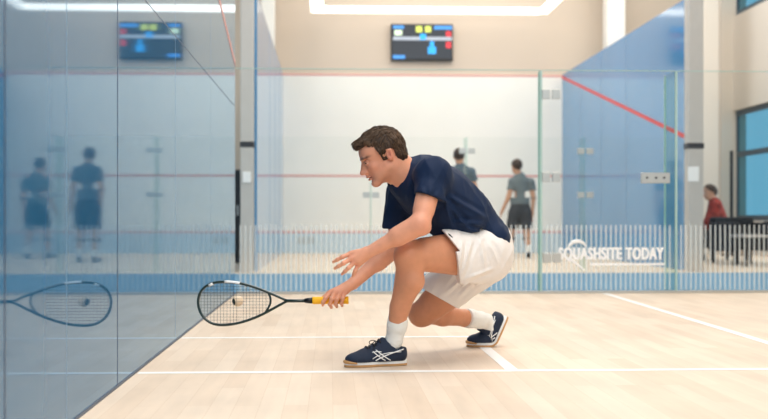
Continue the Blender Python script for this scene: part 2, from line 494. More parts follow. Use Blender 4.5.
MB().box((XR, DC, 0), (XR + .08, DF - .02, HB)).build('wall_panel', M['blue_wall'], fr)
zr0 = zat(76, DF - .1); zr1 = zat(137, DC)
for X, s, p in ((XR, -1, fr),):
    MB().poly([(X, DC, zr1 - .028), (X, DF - .02, zr0 - .028), (X, DF - .02, zr0 + .028), (X, DC, zr1 + .028)], (s * .004, 0, 0)).build('out_line', M['red'], p)
for X, s, p in ((XR, -1, fr), (XL, 1, fl)):
    j = MB()
    for y in (17.2, 18.8, 20.4): j.box((X - .002, y - .006, 0), (X + .002, y + .006, HB))
    j.build('panel_joint', M['seam_pale'], p)
wf = empty('wall_far_glass', (2, DC, 0)); tag(wf, 'clear glass back wall of the far court', 'wall', kind='structure')
TF = zat(137, DC)
fx = [xat(u, DC) for u in (371, 467, 585)]
edges = [XL + .01] + fx + [XR - .01]
for a, b in zip(edges[:-1], edges[1:]):
    MB().box((a + .005, DC - .006, 0.01), (b - .005, DC + .006, TF)).build('glass_panel', M['glass'], wf)
for x in fx:
    MB().box((x - .007, DC + .01, 0), (x + .007, DC + .3, TF)).build('glass_fin', M['fin'], wf)
    for v in (151, 195): clip(wf, x - .1, zat(v, DC), DC, .2, .07)
clip(wf, xat(306, DC) - .1, zat(240, DC), DC, .2, .09)

# posts at the corners of the far court
def post(name, u0, u1, label):
    x0, x1 = xat(u0, DC - .1), xat(u1, DC - .1)
    o = empty(name, ((x0 + x1) / 2, DC - .1, 0)); tag(o, label, 'post', kind='structure')
    MB().box((x0, DC - .2, 0), (x1, DC - .02, 6.6), .01).build('shaft', M['steel'], o)
    z = zat(145, DC - .2); MB().box((x0 - .006, DC - .206, z - .035), (x1 + .006, DC - .014, z + .035), .004).build('dark_band', M['charcoal'], o)
    MB().box((x0 - .02, DC - .22, 0), (x1 + .02, DC, .02), .004).build('foot_plate', M['steel'], o)
post('post_left', 241, 254, 'grey steel post beside the end of the blue glass wall')
post('post_right', 686, 701, 'grey steel post with a paper notice beside the bright blue wall')
tag(MB().box((xat(688, DC - .21), DC - .206, zat(181, DC - .21)), (xat(699, DC - .21), DC - .203, zat(166, DC - .21))).build('paper_notice', M['paper']),
    'white paper notice taped on the grey post right of the blue wall', 'notice')
tag(MB().box((xat(243, DC - .21), DC - .222, zat(183, DC - .21)), (xat(251, DC - .21), DC - .2, zat(172, DC - .21)), .006).build('switch_box', M['paper']),
    'small white box on the grey post next to the left glass wall', 'box')

# columns and pillar behind the far court
struct('column_1', MB().box((xat(604, DF - .3), DF - .55, 0), (xat(622, DF - .3), DF - .2, 6.6), .01), M['white_wall'], 'white column rising behind the bright blue wall')
struct('column_2', MB().box((xat(262, DF - .3), DF - .55, 0), (xat(275, DF - .3), DF - .2, 6.6), .01), M['white_wall'], 'white column rising behind the pale blue wall on the left')
struct('column_3', MB().box((xat(699, 20.4), 20.4, 0), (xat(719, 20.4), 20.8, 6.6), .01), M['beige_side'], 'pale beige pillar in front of the window wall')
struct('column_4', MB().box((xat(719, 21.5), 21.41, 0), (XW + .1, 21.7, 6.6), .01), M['beige_side'], 'pale wall end beside the lower window')

# right wall with its windows
zs, zh, z2 = .62, zat(111, 21.4, 736), zat(17, 21.4, 740)
xr = XW
y0w, y1w = 13.0, 21.4
wr = empty('wall_right', (xr, 16, 0)); tag(wr, 'pale beige side wall above and below the blue windows', 'wall', kind='structure')
mbw = MB(); mbw.box((xr, -1.5, 0), (xr + .25, DF, zs)).box((xr, -1.5, zh), (xr + .25, DF, z2)).box((xr, -1.5, 6.2), (xr + .25, DF, 6.6))
mbw.box((xr, y1w, zs), (xr + .25, DF, zh)).box((xr, -1.5, zs), (xr + .25, y0w, zh)).box((xr, y1w, z2), (xr + .25, DF, 6.2))
mbw.build('plaster', M['beige_side'], wr)
def window(name, z0, z1, ya, yb, ny, nz, label):
    o = empty(name, (xr, (ya + yb) / 2, z0)); tag(o, label, 'window', kind='structure')
    MB().box((xr + .075, ya, z0), (xr + .085, yb, z1)).build('pane', M['win_glass'], o)
    f = MB(); t = .05
    for i in range(ny + 1):
        y = ya + (yb - ya) * i / ny; f.box((xr + .06, y - t, z0), (xr + .10, y + t, z1))
    for z in nz: f.box((xr + .061, ya, z - t), (xr + .099, yb, z + t))
    f.build('window_frame', M['frame_dark'], o)
window('window_1', zs, zh, y0w, y1w, 4, (zs + .05, zat(155, 21.5, 745), zh - .05), 'large blue tinted window with dark mullions behind the lounge')
window('window_2', z2, 6.2, y0w, y1w, 4, (z2 + .05, 6.15), 'upper blue tinted window high on the right wall')

# television on the wall
t = empty('television', tuple(W(422, 60, DF - .05))); tag(t, 'black wall television showing a match score screen', 'television')
x0, x1, z0, z1 = xat(391, DF - .1), xat(453, DF - .1), zat(60.5, DF - .1), zat(24, DF - .1)
yt = DF - .08
MB().box((x0, yt, z0), (x1, DF + .03, z1), .01).build('housing', M['black'], t)
def scr(name, rgb, u0, v0, u1, v1, e=.9, d=.003):
    mm = bpy.data.materials.get('screen_' + name) or mat('screen_' + name, rgb, .4, emit=e)
    MB().box((xat(u0, yt), yt - d, zat(v1, yt)), (xat(u1, yt), yt, zat(v0, yt))).build(name, mm, t)
scr('dark_picture', (40, 46, 54), 392.5, 25.5, 451.5, 59, .5, .002)
scr('grey_strip', (150, 158, 168), 393, 37, 452, 40.5, .8)
scr('blue_bar', (60, 130, 200), 393, 26, 404, 29); scr('blue_bar', (60, 130, 200), 434, 26, 452, 29.5); scr('blue_bar', (60, 130, 200), 393, 55.5, 405, 59)
scr('score_digits', (190, 200, 90), 416, 26.5, 422, 32.5); scr('score_digits', (190, 200, 90), 425, 26.5, 431, 32.5)
scr('pale_badge', (200, 220, 190), 394.5, 30.5, 402, 35.5)
scr('red_mark', (200, 50, 60), 446, 31.5, 451, 36.5); scr('red_mark', (200, 50, 60), 446, 42, 451, 48)
scr('blue_player', (40, 150, 220), 428, 47, 436, 54); scr('blue_player', (40, 150, 220), 430, 41.5, 434, 47, d=.0035); scr('blue_player', (70, 120, 220), 420, 34, 426, 40, d=.005)

# pendant light frame
yl = 21.3
pl = empty('pendant_light', tuple(W(430, 10, yl))); tag(pl, 'long white rectangular pendant light hanging near the end wall', 'light')
zl = zat(10.5, yl); xa, xb = xat(318, yl), xat(540, yl); r = .055
MB().box((xa - .13, yl - .06, zl - r), (xb, yl + .06, zl + r), .01).build('light_tube', M['light'], pl)
MB().box((xa - .13, 15.9, zl - r), (xa + .1, yl - .061, zl + r), .01).build('light_tube', M['light'], pl)
MB().box((xb, 15.9, zl - r), (xb + .14, yl - .0, zl + r), .01).build('light_tube', M['light'], pl)
MB().box((xa - .13, 15.7, zl - r), (xb + .14, 15.89, zl + r), .01).build('light_tube', M['light'], pl)
for x in (xa, xb + .07):
    for y in (16.2, yl - .3): MB().tube([(x, y, zl + r - .01), (x, y, 6.6)], .006, 6).build('hanging_wire', M['chrome'], pl)

# things on the left behind the glass
cb = empty('tall_cabinet', tuple(W(232, 219, 17.2) * (1, 1, 0))); tag(cb, 'tall dark cabinet seen between the blue wall and the post', 'cabinet')
cx0, cx1, czt = xat(225, 17), xat(242, 17), zat(170, 17)
MB().box((cx0, 17, 0), (cx1, 17.5, czt), .01).build('body', M['charcoal'], cb)
MB().box((cx0 + .02, 16.98, .08), (cx1 - .02, 17.0, czt - .04), .005).build('door', M['black'], cb)
MB().box((cx1 - .07, 16.95, .7), (cx1 - .05, 16.98, .85), .004).build('handle', M['chrome'], cb)
#--PART2--
# ------------------------------------------------------------------ lounge on the right
def armchair(x, y, rz, label, w=.72, arms=True):
    o = empty('armchair', (x, y, 0)); tag(o, label, 'chair', 'black armchairs in the lounge')
    o['group'] = 'black armchairs in the lounge'
    R = Matrix.Rotation(rz, 3, 'Z')
    def bx(name, lo, hi, m, bev=.03):
        b = MB().box(lo, hi, bev)
        for v in b.bm.verts: v.co = R @ v.co + Vector((x, y, 0))
        b.build(name, m, o, smooth=False)
    h = w / 2
    bx('seat', (-h + .1, -.33, .2), (h - .1, .28, .44), M['black_fab'])
    bx('backrest', (-h + .02, .26, .2), (h - .02, .42, .68), M['black_fab'])
    for s in (-1, 1):
        if arms: bx('armrest', (s * h - .06, -.34, .18), (s * h + .06, .32, .6), M['black_fab'])
        for q in (-.28, .32): bx('leg', (s * (h - .05) - .02, q - .02, 0), (s * (h - .05) + .02, q + .02, .19), M['black'], .004)
    return o
ch_x, ch_y = xat(722, 17.6), 17.75
armchair(ch_x, ch_y + .02, -math.pi / 2 + .2, 'armless black chair under the seated person in the red jacket', .66, False)
armchair(xat(745, 16.5), 16.5, .25, 'black armchair beside the seated person, below the window')
tb = empty('side_table', tuple(W(756, 219, 15.6) * (1, 1, 0))); tag(tb, 'low dark side table with a pale top in front of the armchairs', 'table')
bx0 = xat(757, 15.6)
MB().box((bx0 - .28, 15.35, .40), (bx0 + .35, 15.85, .43), .008).build('table_top', M['steel'], tb)
for sx in (-.24, .3):
    for sy in (15.4, 15.8): MB().box((bx0 + sx - .015, sy - .015, 0), (bx0 + sx + .015, sy + .015, .4)).build('leg', M['black'], tb)
bg = MB().box((bx0 + .1, 15.45, .43), (bx0 + .34, 15.75, .62), .05)
tag(bg.build('sports_bag', M['black_fab']), 'small black sports bag lying on the side table', 'bag')
cs = empty('coat_stand', (xat(731.5, 20.1), 20.1, 0)); tag(cs, 'thin black coat stand in front of the pale pillar', 'coat stand')
MB().tube([(cs.location.x, 20.1, .02), (cs.location.x, 20.1, zat(150, 20.1))], .03, 10).build('pole', M['black'], cs)
MB().tube([(cs.location.x, 20.1, 0), (cs.location.x, 20.1, .025)], .19, 20).build('base', M['black'], cs)

# ------------------------------------------------------------------ people in the background
def far_person(root, label, J, shirt_m, shorts_m, shirt_r, sleeve_end, seated=False, hair_m=None, long=False):
    """J: joint name -> world point"""
    P = np.array([J[k] for k in J if k not in ('face', 'toel', 'toer')]); lo = P.min(0) - .25; hi = P.max(0) + .25
    g = SDF(lo, hi, .0095)
    J = {k: np.array(v, float) for k, v in J.items()}
    for s in 'lr':
        g.chain([J['hip' + s], J['knee' + s], J['ank' + s]], [.076, .052, .038], .03)
        g.cone(J['knee' + s], (J['knee' + s] * .6 + J['ank' + s] * .4) + (0, -.01, 0), .055, .058, .02)
        g.chain([J['sh' + s], J['el' + s], J['wr' + s]], [.055, .04, .027], .02)
        hd = J['wr' + s] + (J['wr' + s] - J['el' + s]) / np.linalg.norm(J['wr' + s] - J['el' + s]) * .09
        g.cone(J['wr' + s], hd, .03, .026, .01)
        side = np.array([0, .02, 0])
        for q in (-1.2, -.4, .4, 1.2):
            g.cone(hd + side * q, hd + side * q + (hd - J['wr' + s]) * .9 + (0.01, 0, -.015), .012, .009, .006)
        g.cone(J['wr' + s], hd + (.01, -.045, 0), .014, .011, .008)
    g.cone((J['hipl'] + J['hipr']) / 2, J['neck'] * .6 + J['pel'] * .4, .085, .09, .03)
    g.cone(J['neck'] - (0, 0, .03), J['head'], .058, .055, .02)
    f = J['face'] / np.linalg.norm(J['face'])
    g.ell(J['head'] + (0, 0, .03), (.098, .08, .095), np.array([f, np.cross((0, 0, 1), f), (0, 0, 1)]), .02)
    g.ell(J['head'] + f * .03 - (0, 0, .04), (.062, .058, .075), np.array([f, np.cross((0, 0, 1), f), (0, 0, 1)]), .02)
    g.cone(J['head'] + f * .09, J['head'] + f * .112 - (0, 0, .03), .01, .014, .008)
    l = np.cross((0, 0, 1), f)
    for s in (-1, 1): g.ell(J['head'] + l * s * .08 - f * .005 - (0, 0, .005), (.018, .01, .03), np.array([f, l, (0, 0, 1)]), .004)
    body = g.obj('person', M['skin_far']); tag(body, label, 'person')
    # hair
    g = SDF(J['head'] - .2, J['head'] + .2, .008)
    A = np.array([f, l, (0, 0, 1)])
    g.ell(J['head'] - f * .012 + (0, 0, .04), (.105, .088, .1), A, .01)
    g.cut(J['head'] + f * .05 + (0, 0, .05), f * .7 - np.array([0, 0, .72]), .01)
    g.disp(lambda x, y, z: .012 * (vnoise(x * 60, y * 60, z * 60) - .5))
    g.obj('hair', hair_m or M['hair'], body)
    # shirt
    g = SDF(lo, hi, .0095)
    ch = J['neck'] * .78 + J['pel'] * .22
    lat = J['shl'] - J['shr']; lat = lat / np.linalg.norm(lat)
    up = J['neck'] - J['pel']; up = up / np.linalg.norm(up); fr_ = np.cross(lat, up)
    A = np.array([lat, fr_, up])
    hw = np.linalg.norm(J['shl'] - J['shr']) / 2
    g.ell(ch - up * .04, (hw * .98, .115, .24), A, .03)
    g.ell(J['pel'] + up * .12, (.165, .118, .22), A, .06)
    g.cone(J['shl'], J['shr'], .06, .06, .05); g.cone(J['neck'] - up * .05, J['neck'] + up * .01, .085, .062, .04)
    for s in 'lr':
        e = J['sh' + s] + (J['el' + s] - J['sh' + s]) * sleeve_end
        if long: g.chain([J['sh' + s], J['el' + s], J['wr' + s]], [.105, .085, .055], .04)
        else:
            e2 = J['sh' + s] + (J['el' + s] - J['sh' + s]) * (sleeve_end + .35)
            g.cone(J['sh' + s], e2, .07, .066, .03)
            dd = (J['el' + s] - J['sh' + s])
            g.cut(e, dd, 0, (e - .12, e + .12 + dd * .5))
    g.cut(J['pel'] - up * .03, -up, .004)
    g.disp(lambda x, y, z: .014 * (vnoise(x * 9, y * 9, z * 14) - .5))
    g.obj('jacket' if long else 'shirt', shirt_m, body)
    g = SDF(lo, hi, .0095)
    g.ell(J['pel'] + up * .02, (.17, .125, .14), A, .03)
    g.cone(J['hipl'], J['hipr'], .112, .112, .03)
    for s in 'lr':
        if seated: g.chain([J['hip' + s], J['knee' + s], J['ank' + s]], [.105, .08, .055], .03)
        else:
            e = J['hip' + s] + (J['knee' + s] - J['hip' + s]) * .78
            g.cone(J['hip' + s], J['hip' + s] + (J['knee' + s] - J['hip' + s]) * 1.1, .105, .1, .03)
            g.cut(e, (J['knee' + s] - J['hip' + s]), 0, (e - .14, e + .14))
    g.disp(lambda x, y, z: .014 * (vnoise(x * 10, y * 10, z * 8) - .5))
    g.obj('trousers' if seated else 'shorts', shorts_m, body)
    for s in 'lr':
        a = J['ank' + s]; f2 = J.get('toe' + s, J['face']); f2 = f2 / np.linalg.norm(f2)
        if not seated:
            g = SDF(a - .15, a + .2, .008); g.cone(a + (0, 0, .1), a, .044, .042, .01); g.obj('sock', M['sock'], body)
        g = SDF((a[0] - .3, a[1] - .3, -.02), (a[0] + .3, a[1] + .3, a[2] + .1), .0085)
        zb = J.get('floor', 0)
        g.cone(a - f2 * .05 - (0, 0, a[2] - zb - .04), a + f2 * .14 - (0, 0, a[2] - zb - .032), .042, .036, .02)
        g.cone(a - (0, 0, a[2] - zb - .04), a, .04, .042, .02)
        g.cut((0, 0, zb + .001), (0, 0, -1), 0)
        g.obj('shoe', M['black'], body)
    return body

def J_from(px, Y):
    """px: joint -> (u, v, dy)"""
    return {k: (W(q[0], q[1], Y + q[2]) if len(q) == 3 and k not in ('face', 'toel', 'toer') else np.array(q, float)) for k, q in px.items()}

far_person('person', 'man in a grey shirt and dark shorts walking away, seen from behind', J_from(dict(
    head=(516.5, 167, 0), neck=(519.5, 177, 0), shl=(512.5, 182, .0), shr=(530.5, 182, 0), ell=(508.5, 197, -.02), elr=(533.5, 198, .0),
    wrl=(503.5, 208, .05), wrr=(532.5, 211, .03), pel=(520, 208, 0), hipl=(514.5, 213, 0), hipr=(525, 213, 0),
    kneel=(511, 233, .05), kneer=(527, 233, .0), ankl=(510, 252, .1), ankr=(528.5, 253, -.05), face=(-.45, 1, 0), toel=(-.4, 1, 0), toer=(.1, 1, 0)), 19.2),
    mat('grey_shirt_fabric', (104, 114, 116), .85, noise=.06, nscale=12), mat('dark_grey_shorts', (54, 56, 60), .85), 0, .5)
far_person('person', 'man in a slate blue shirt seen from behind past the player\'s back', J_from(dict(
    head=(459, 157, 0), neck=(461, 167.5, 0), shl=(451.5, 171.5, 0), shr=(471, 172, 0), ell=(447.5, 189, 0), elr=(475, 188, .05),
    wrl=(449, 205, .1), wrr=(477.5, 203, .12), pel=(461, 205, 0), hipl=(455, 210, 0), hipr=(467, 210, 0),
    kneel=(454, 234, .0), kneer=(468, 234, .05), ankl=(453.5, 256.5, 0), ankr=(469, 256.5, .02), face=(.1, 1, 0), toel=(-.2, 1, 0), toer=(.2, 1, 0)), 17.4),
    mat('slate_blue_shirt', (86, 102, 112), .85, noise=.06, nscale=12), mat('dark_shorts', (40, 44, 52), .85), 0, .55)
far_person('person', 'seated person in a red and black jacket leaning forward by the grey post', J_from(dict(
    head=(710, 193, 0), neck=(714, 202, 0), shl=(715.5, 207, -.2), shr=(714.5, 207, .2), ell=(710.5, 222, -.24), elr=(709.5, 222, .24),
    wrl=(701, 228, -.12), wrr=(700.5, 228, .12), pel=(724, 232, 0), hipl=(723.5, 234, -.1), hipr=(723.5, 234, .1),
    kneel=(698, 234, -.16), kneer=(698, 234, .16), ankl=(701, 259, -.15), ankr=(701, 259, .15), face=(-1, -.1, -.2), toel=(-1, -.1, 0), toer=(-1, .1, 0)), 17.7),
    mat('red_check_jacket', (140, 48, 38), .85, noise=.6, nscale=14), mat('dark_trousers', (34, 36, 44), .85), 0, .5, seated=True, long=True)

# ================================================================== THE PLAYER
def cam(u, v, Y): return W(u, v, Y)
hipL, hipR = cam(484, 254, 5.2), cam(487, 259, 5.42)
kneeL, kneeR = cam(409.5, 256.5, 5.0), cam(423, 313, 5.50)
ankL, ankR = cam(394, 340, 5.09), cam(486, 320.5, 5.80)
shL, shR = cam(432, 175, 5.03), cam(402, 192, 5.40)
elL, elR = cam(420.5, 224, 4.90), cam(397, 244, 5.38)
wrL, wrR = cam(372, 250.5, 4.93), cam(353, 283.5, 5.25)
lo = np.array([cam(318, 300, 5.2)[0], 4.80, .015]); hi = np.array([cam(512, 250, 5.6)[0], 5.95, 1.12])
body = SDF(lo, hi, .0034)
# legs
def mix(a, b, t): return a + (b - a) * t
def off(p, u, v, y=0, s=225.): return p + np.array([u / s, y, -v / s])
body.cone(hipL, kneeL, .092, .062, .03)
body.cone(off(mix(hipL, kneeL, .34), 0, -1.5), off(mix(hipL, kneeL, .8), 0, -3), .097, .066, .03)
body.ell(off(kneeL, -2.5, -1), (.052, .055, .062), None, .025)
body.cone(off(kneeL, -3, 0), off(kneeL, 2, -5), .046, .048, .02)
body.cone(kneeL, ankL, .053, .031, .02)
body.chain([off(kneeL, 2, 8), off(kneeL, 2.5, 24), off(mix(kneeL, ankL, .6), 0, 0), off(ankL, .5, -12)], [.048, .051, .039, .031], .02)
body.cone(ankL, off(ankL, -4, 9), .028, .022, .01)
body.cone(hipR, kneeR, .092, .062, .03)
body.cone(mix(hipR, kneeR, .35), mix(hipR, kneeR, .8), .088, .07, .03)
body.ell(off(kneeR, -3, 2), (.055, .055, .055), None, .025)
body.chain([kneeR, mix(kneeR, ankR, .3), mix(kneeR, ankR, .65), ankR], [.050, .050, .040, .034], .02)
body.cone(ankR, off(ankR, 5, 9), .032, .020, .01)
# trunk kept inside the clothes
pel = (hipL + hipR) / 2
body.cone(hipL, hipR, .09, .09, .03)
tw = cam(463, 219, 5.28); tc = cam(431, 193, 5.22); nb = cam(409, 175, 5.2)
body.chain([pel, tw, tc], [.11, .10, .115], .04)
body.cone(shL, shR, .05, .05, .03)
# arms
def arm(sh, el, wr, r, fo):
    body.cone(sh, el, r[0], r[1], .02)
    body.cone(mix(sh, el, .25), mix(sh, el, .7), r[0] * .98, r[0] * .9, .02)          # biceps
    body.cone(el, wr, r[1] * .98, r[2], .015)
    body.cone(mix(el, wr, .08), mix(el, wr, .45), r[3], r[3] * .95, .02)
arm(shL, elL, wrL, (.047, .042, .0265, .044), 0)
body.cone(off(elL, 4, 4), off(elL, 2, 2), .026, .034, .015)
arm(shR, elR, wrR, (.047, .042, .0285, .048), 0)

# neck and head ---------------------------------------------------------
HO = cam(382, 156.3, 5.14); kH = 1.025
pitch = math.radians(22); yaw = math.radians(4)
fwd = np.array([-math.cos(pitch) * math.cos(yaw), -math.cos(pitch) * math.sin(yaw), -math.sin(pitch)])
lat = np.cross((0, 0, 1), fwd); lat /= np.linalg.norm(lat)
upv = np.cross(fwd, lat)
HR = np.array([fwd, lat, upv])
def Hd(x, y, z): return HO + (fwd * x + lat * y + upv * z) * kH
def hc(a, b, ra, rb, k=.006, op='u'): body.cone(Hd(*a), Hd(*b), ra * kH, rb * kH, k, op)
def he(c, r, k=.006, op='u', R=None): body.ell(Hd(*c), [q * kH for q in r], HR if R is None else R, k, op)
he((-.012, 0, .032), (.098, .077, .082), .01)                 # cranium
he((.040, 0, .030), (.050, .060, .058), .02)                  # forehead
he((.030, 0, -.038), (.054, .056, .072), .02)                 # face
for s in (-1, 1):
    hc((.000, s * .050, -.052), (.066, s * .014, -.094), .016, .015, .02)  # jaw line
    he((.052, s * .036, -.026), (.026, .024, .020), .014)     # cheekbone
    he((.080, s * .040, .004), (.012, .018, .010), .010, 's') # eye socket
    he((.081, s * .028, .020), (.013, .026, .007), .008)      # brow ridge
    he((.0735, s * .031, .0030), (.0136, .017, .0062), .003)   # upper lid
    he((.0735, s * .031, -.0080), (.0130, .015, .0046), .003) # lower lid
    he((.094, s * .011, -.040), (.012, .008, .007), .004)     # nostril wing
    # ear
    he((-.024, s * .076, -.006), (.0155, .009, .027), .004)
    he((-.020, s * .086, -.004), (.008, .007, .015), .004, 's')
    hc((-.035, s * .083, .014), (-.014, s * .080, .020), .004, .004, .003)
    hc((-.035, s * .083, .014), (-.030, s * .080, -.018), .004, .004, .003)
he((.066, 0, -.098), (.021, .024, .017), .016)                # chin
hc((.082, 0, .010), (.105, 0, -.033), .009, .0095, .010)      # nose bridge
he((.078, 0, -.026), (.022, .017, .026), .014)
he((.107, 0, -.036), (.012, .011, .010), .006)                # nose tip
hc((.086, 0, -.046), (.090, 0, -.058), .010, .008, .008)      # philtrum
he((.088, 0, -.0620), (.0115, .021, .0055), .004)             # upper lip
he((.0850, 0, -.0745), (.0105, .018, .0060), .004)            # lower lip
he((.098, 0, -.0682), (.012, .018, .0022), .002, 's')         # parted mouth
he((.082, 0, -.0845), (.008, .016, .005), .006, 's')
nk = cam(405, 176, 5.2)
body.cone(Hd(-.035, 0, -.035), nk, .054, .056, .03)
body.cone(Hd(-.05, 0, -.02), off(nk, 3, -3), .046, .054, .025)
body.cone(Hd(.0, -.035, -.06), cam(400, 184, 5.16), .022, .022, .02)
body.cone(Hd(-.03, 0, -.06), tc, .058, .10, .03)
body.cone(Hd(.01, 0, -.085), cam(398, 180, 5.2), .020, .026, .02)

# left hand, open ---------------------------------------------------------
def finger(F_, pts, rs, k=.004):
    F_.chain(pts, rs, k)
    for p, r in zip(pts[1:-1], rs[1:-1]): F_.ell(p, (r * 1.08,) * 3, None, k)
kn = [cam(351, 253.5, 4.935), cam(351.5, 258.5, 4.925), cam(354, 262.5, 4.925), cam(358, 265.5, 4.94)]
for p, r in zip(kn, (.0125, .013, .0125, .0115)):
    body.cone(mix(wrL, p, .12), p, .019, r, .009)
body.cone(mix(wrL, kn[1], .3), mix(wrL, kn[2], .8), .019, .016, .01)
finger(body, [kn[0], cam(342.5, 256.8, 4.925), cam(337.5, 259.6, 4.93), cam(333.4, 261.8, 4.935)], [.0105, .0088, .0078, .0064])
finger(body, [kn[1], cam(343.5, 263.2, 4.915), cam(338.8, 266, 4.92), cam(334.8, 268.4, 4.93)], [.0108, .0090, .0080, .0066])
finger(body, [kn[2], cam(348.5, 268, 4.915), cam(345.2, 271.2, 4.92), cam(342, 274.2, 4.93)], [.0104, .0086, .0077, .0064])
finger(body, [kn[3], cam(355.4, 270.5, 4.93), cam(354.0, 273.5, 4.935), cam(352.8, 276.4, 4.94)], [.0096, .0080, .0072, .0060])
finger(body, [cam(366, 250, 4.95), cam(359.5, 252.5, 4.975), cam(354, 257, 4.99), cam(349, 261, 4.992)], [.016, .0125, .0105, .008], .006)

# right hand, closed on the grip -----------------------------------------
GY = 5.25
g0, g1 = cam(312.5, 300.5, GY + .004), cam(348.5, 300.2, GY - .008)
mk = [cam(330.5, 292.2, 5.228), cam(335.2, 291.8, 5.222), cam(340, 292.2, 5.222), cam(344.5, 293.2, 5.226)]
for p, r in zip(mk, (.0125, .0128, .0125, .0115)):
    body.cone(mix(wrR, p, .1), p, .020, r, .009)
body.cone(mix(wrR, mk[1], .3), cam(340, 290.5, 5.25), .020, .017, .01)
body.cone(wrR, cam(345.5, 291.5, 5.265), .02, .016, .01)
finger(body, [mk[0], cam(325.6, 298.0, 5.214), cam(323.2, 302.0, 5.214), cam(322.8, 305.2, 5.232)], [.0108, .0092, .0084, .0070])
finger(body, [mk[1], cam(331.6, 299.2, 5.206), cam(330.0, 304.4, 5.210), cam(331.4, 307.6, 5.232)], [.0110, .0096, .0088, .0072])
finger(body, [mk[2], cam(337.0, 299.2, 5.206), cam(335.6, 304.0, 5.210), cam(336.8, 306.8, 5.232)], [.0106, .0092, .0084, .0070])
finger(body, [mk[3], cam(342.4, 299.0, 5.210), cam(341.4, 303.2, 5.214), cam(342.2, 305.8, 5.232)], [.0098, .0084, .0076, .0064])
finger(body, [cam(345.5, 288.5, 5.262), cam(337, 289.8, 5.286), cam(329, 293.4, 5.284), cam(323, 297.5, 5.280)], [.016, .0125, .0112, .0088], .006)

me = body.mesh('person')
co = np.empty(len(me.vertices) * 3, np.float32); me.vertices.foreach_get('co', co); co = co.reshape(-1, 3)
base = np.array(lin((228, 160, 128))); tone = np.tile(base, (len(co), 1))
hl = ((co - HO) @ HR.T) / kH
def blend(mask, rgb, amt):
    global tone
    m = (np.clip(mask, 0, 1) * amt)[:, None]; tone = tone * (1 - m) + np.array(lin(rgb)) * m
def gauss(P, c, r): return np.exp(-(((P - np.array(c)) / np.array(r)) ** 2).sum(1))
inh = gauss(hl, (0.02, 0, 0), (.14, .14, .15)) > .2
ha = np.abs(hl) * (1, 1, 0) + hl * (0, 0, 1); ha[:, 0] = hl[:, 0]
blend(inh * gauss(ha, (.085, 0, -.0625), (.022, .024, .0045)), (176, 98, 88), .85)
blend(inh * gauss(ha, (.084, 0, -.0745), (.022, .021, .0055)), (186, 106, 94), .8)
blend(inh * gauss(ha, (.088, 0, -.0685), (.02, .02, .0022)), (70, 28, 26), .9)
blend(inh * gauss(ha, (.074, .036, .0200), (.024, .024, .0050)), (62, 42, 30), 1.6)    # eyebrows
blend(inh * gauss(ha, (.080, .032, .0035), (.016, .020, .0032)), (70, 44, 34), .8)
blend(inh * gauss(ha, (.05, .045, -.03), (.04, .04, .035)), (216, 134, 114), .3)       # cheeks
blend(inh * gauss(ha, (-.024, .08, -.006), (.02, .02, .03)), (212, 122, 102), .55)     # ears
blend(inh * gauss(ha, (-.021, .084, -.004), (.007, .012, .013)), (150, 84, 68), .7)  # shade inside the ear, painted into the skin tone
blend(inh * gauss(ha, (.05, .03, -.085), (.05, .045, .03)), (176, 128, 104), .38)       # stubble
blend(inh * gauss(ha, (.11, 0, -.038), (.02, .02, .02)), (218, 136, 116), .5)
for p, r in ((kneeL, .07), (kneeR, .07), (elL, .05), (elR, .05)):
    blend(gauss(co, p, (r, r, r)), (206, 134, 112), .45)
for p in kn + mk: blend(gauss(co, p, (.014,) * 3), (214, 132, 112), .5)
def segd(a, b):
    v = b - a; t = np.clip(((co - a) @ v) / (v @ v), 0, 1); return np.linalg.norm(co - a - t[:, None] * v, axis=1)
dleg = np.minimum.reduce([segd(hipL, kneeL), segd(kneeL, ankL), segd(hipR, kneeR), segd(kneeR, ankR)])
darm = np.minimum.reduce([segd(shL, elL), segd(elL, wrL), segd(shR, elR), segd(elR, wrR), segd(wrL, kn[1]), segd(wrR, mk[1])])
blend(np.clip((darm - .055) / .02, 0, 1) * (dleg < .14), (200, 136, 98), .65)      # legs a touch more tanned
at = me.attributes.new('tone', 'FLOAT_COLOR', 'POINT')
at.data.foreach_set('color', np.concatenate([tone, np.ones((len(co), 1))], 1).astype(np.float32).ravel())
me.transform(Matrix.Translation((-pel[0], -pel[1], 0)))
P = bpy.data.objects.new('person', me); C.objects.link(P); P.location = (pel[0], pel[1], 0)
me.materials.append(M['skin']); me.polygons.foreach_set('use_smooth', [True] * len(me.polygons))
tag(P, 'squash player in navy shirt and white shorts lunging low with a racket', 'person')
bpy.context.view_layer.update()

# eyes
for s in (-1, 1):
    c = Vector(Hd(.0690, s * .031, -.003))
    e = MB().sphere(c, .0125 * kH).build('eye', M['eye_white'], P, True)
    ic = Vector(Hd(.0690, s * .031, -.003)) + Vector(fwd * .0078 * kH + lat * s * .0022)
    MB().sphere(ic, .0082 * kH).build('iris', M['iris'], e, True)

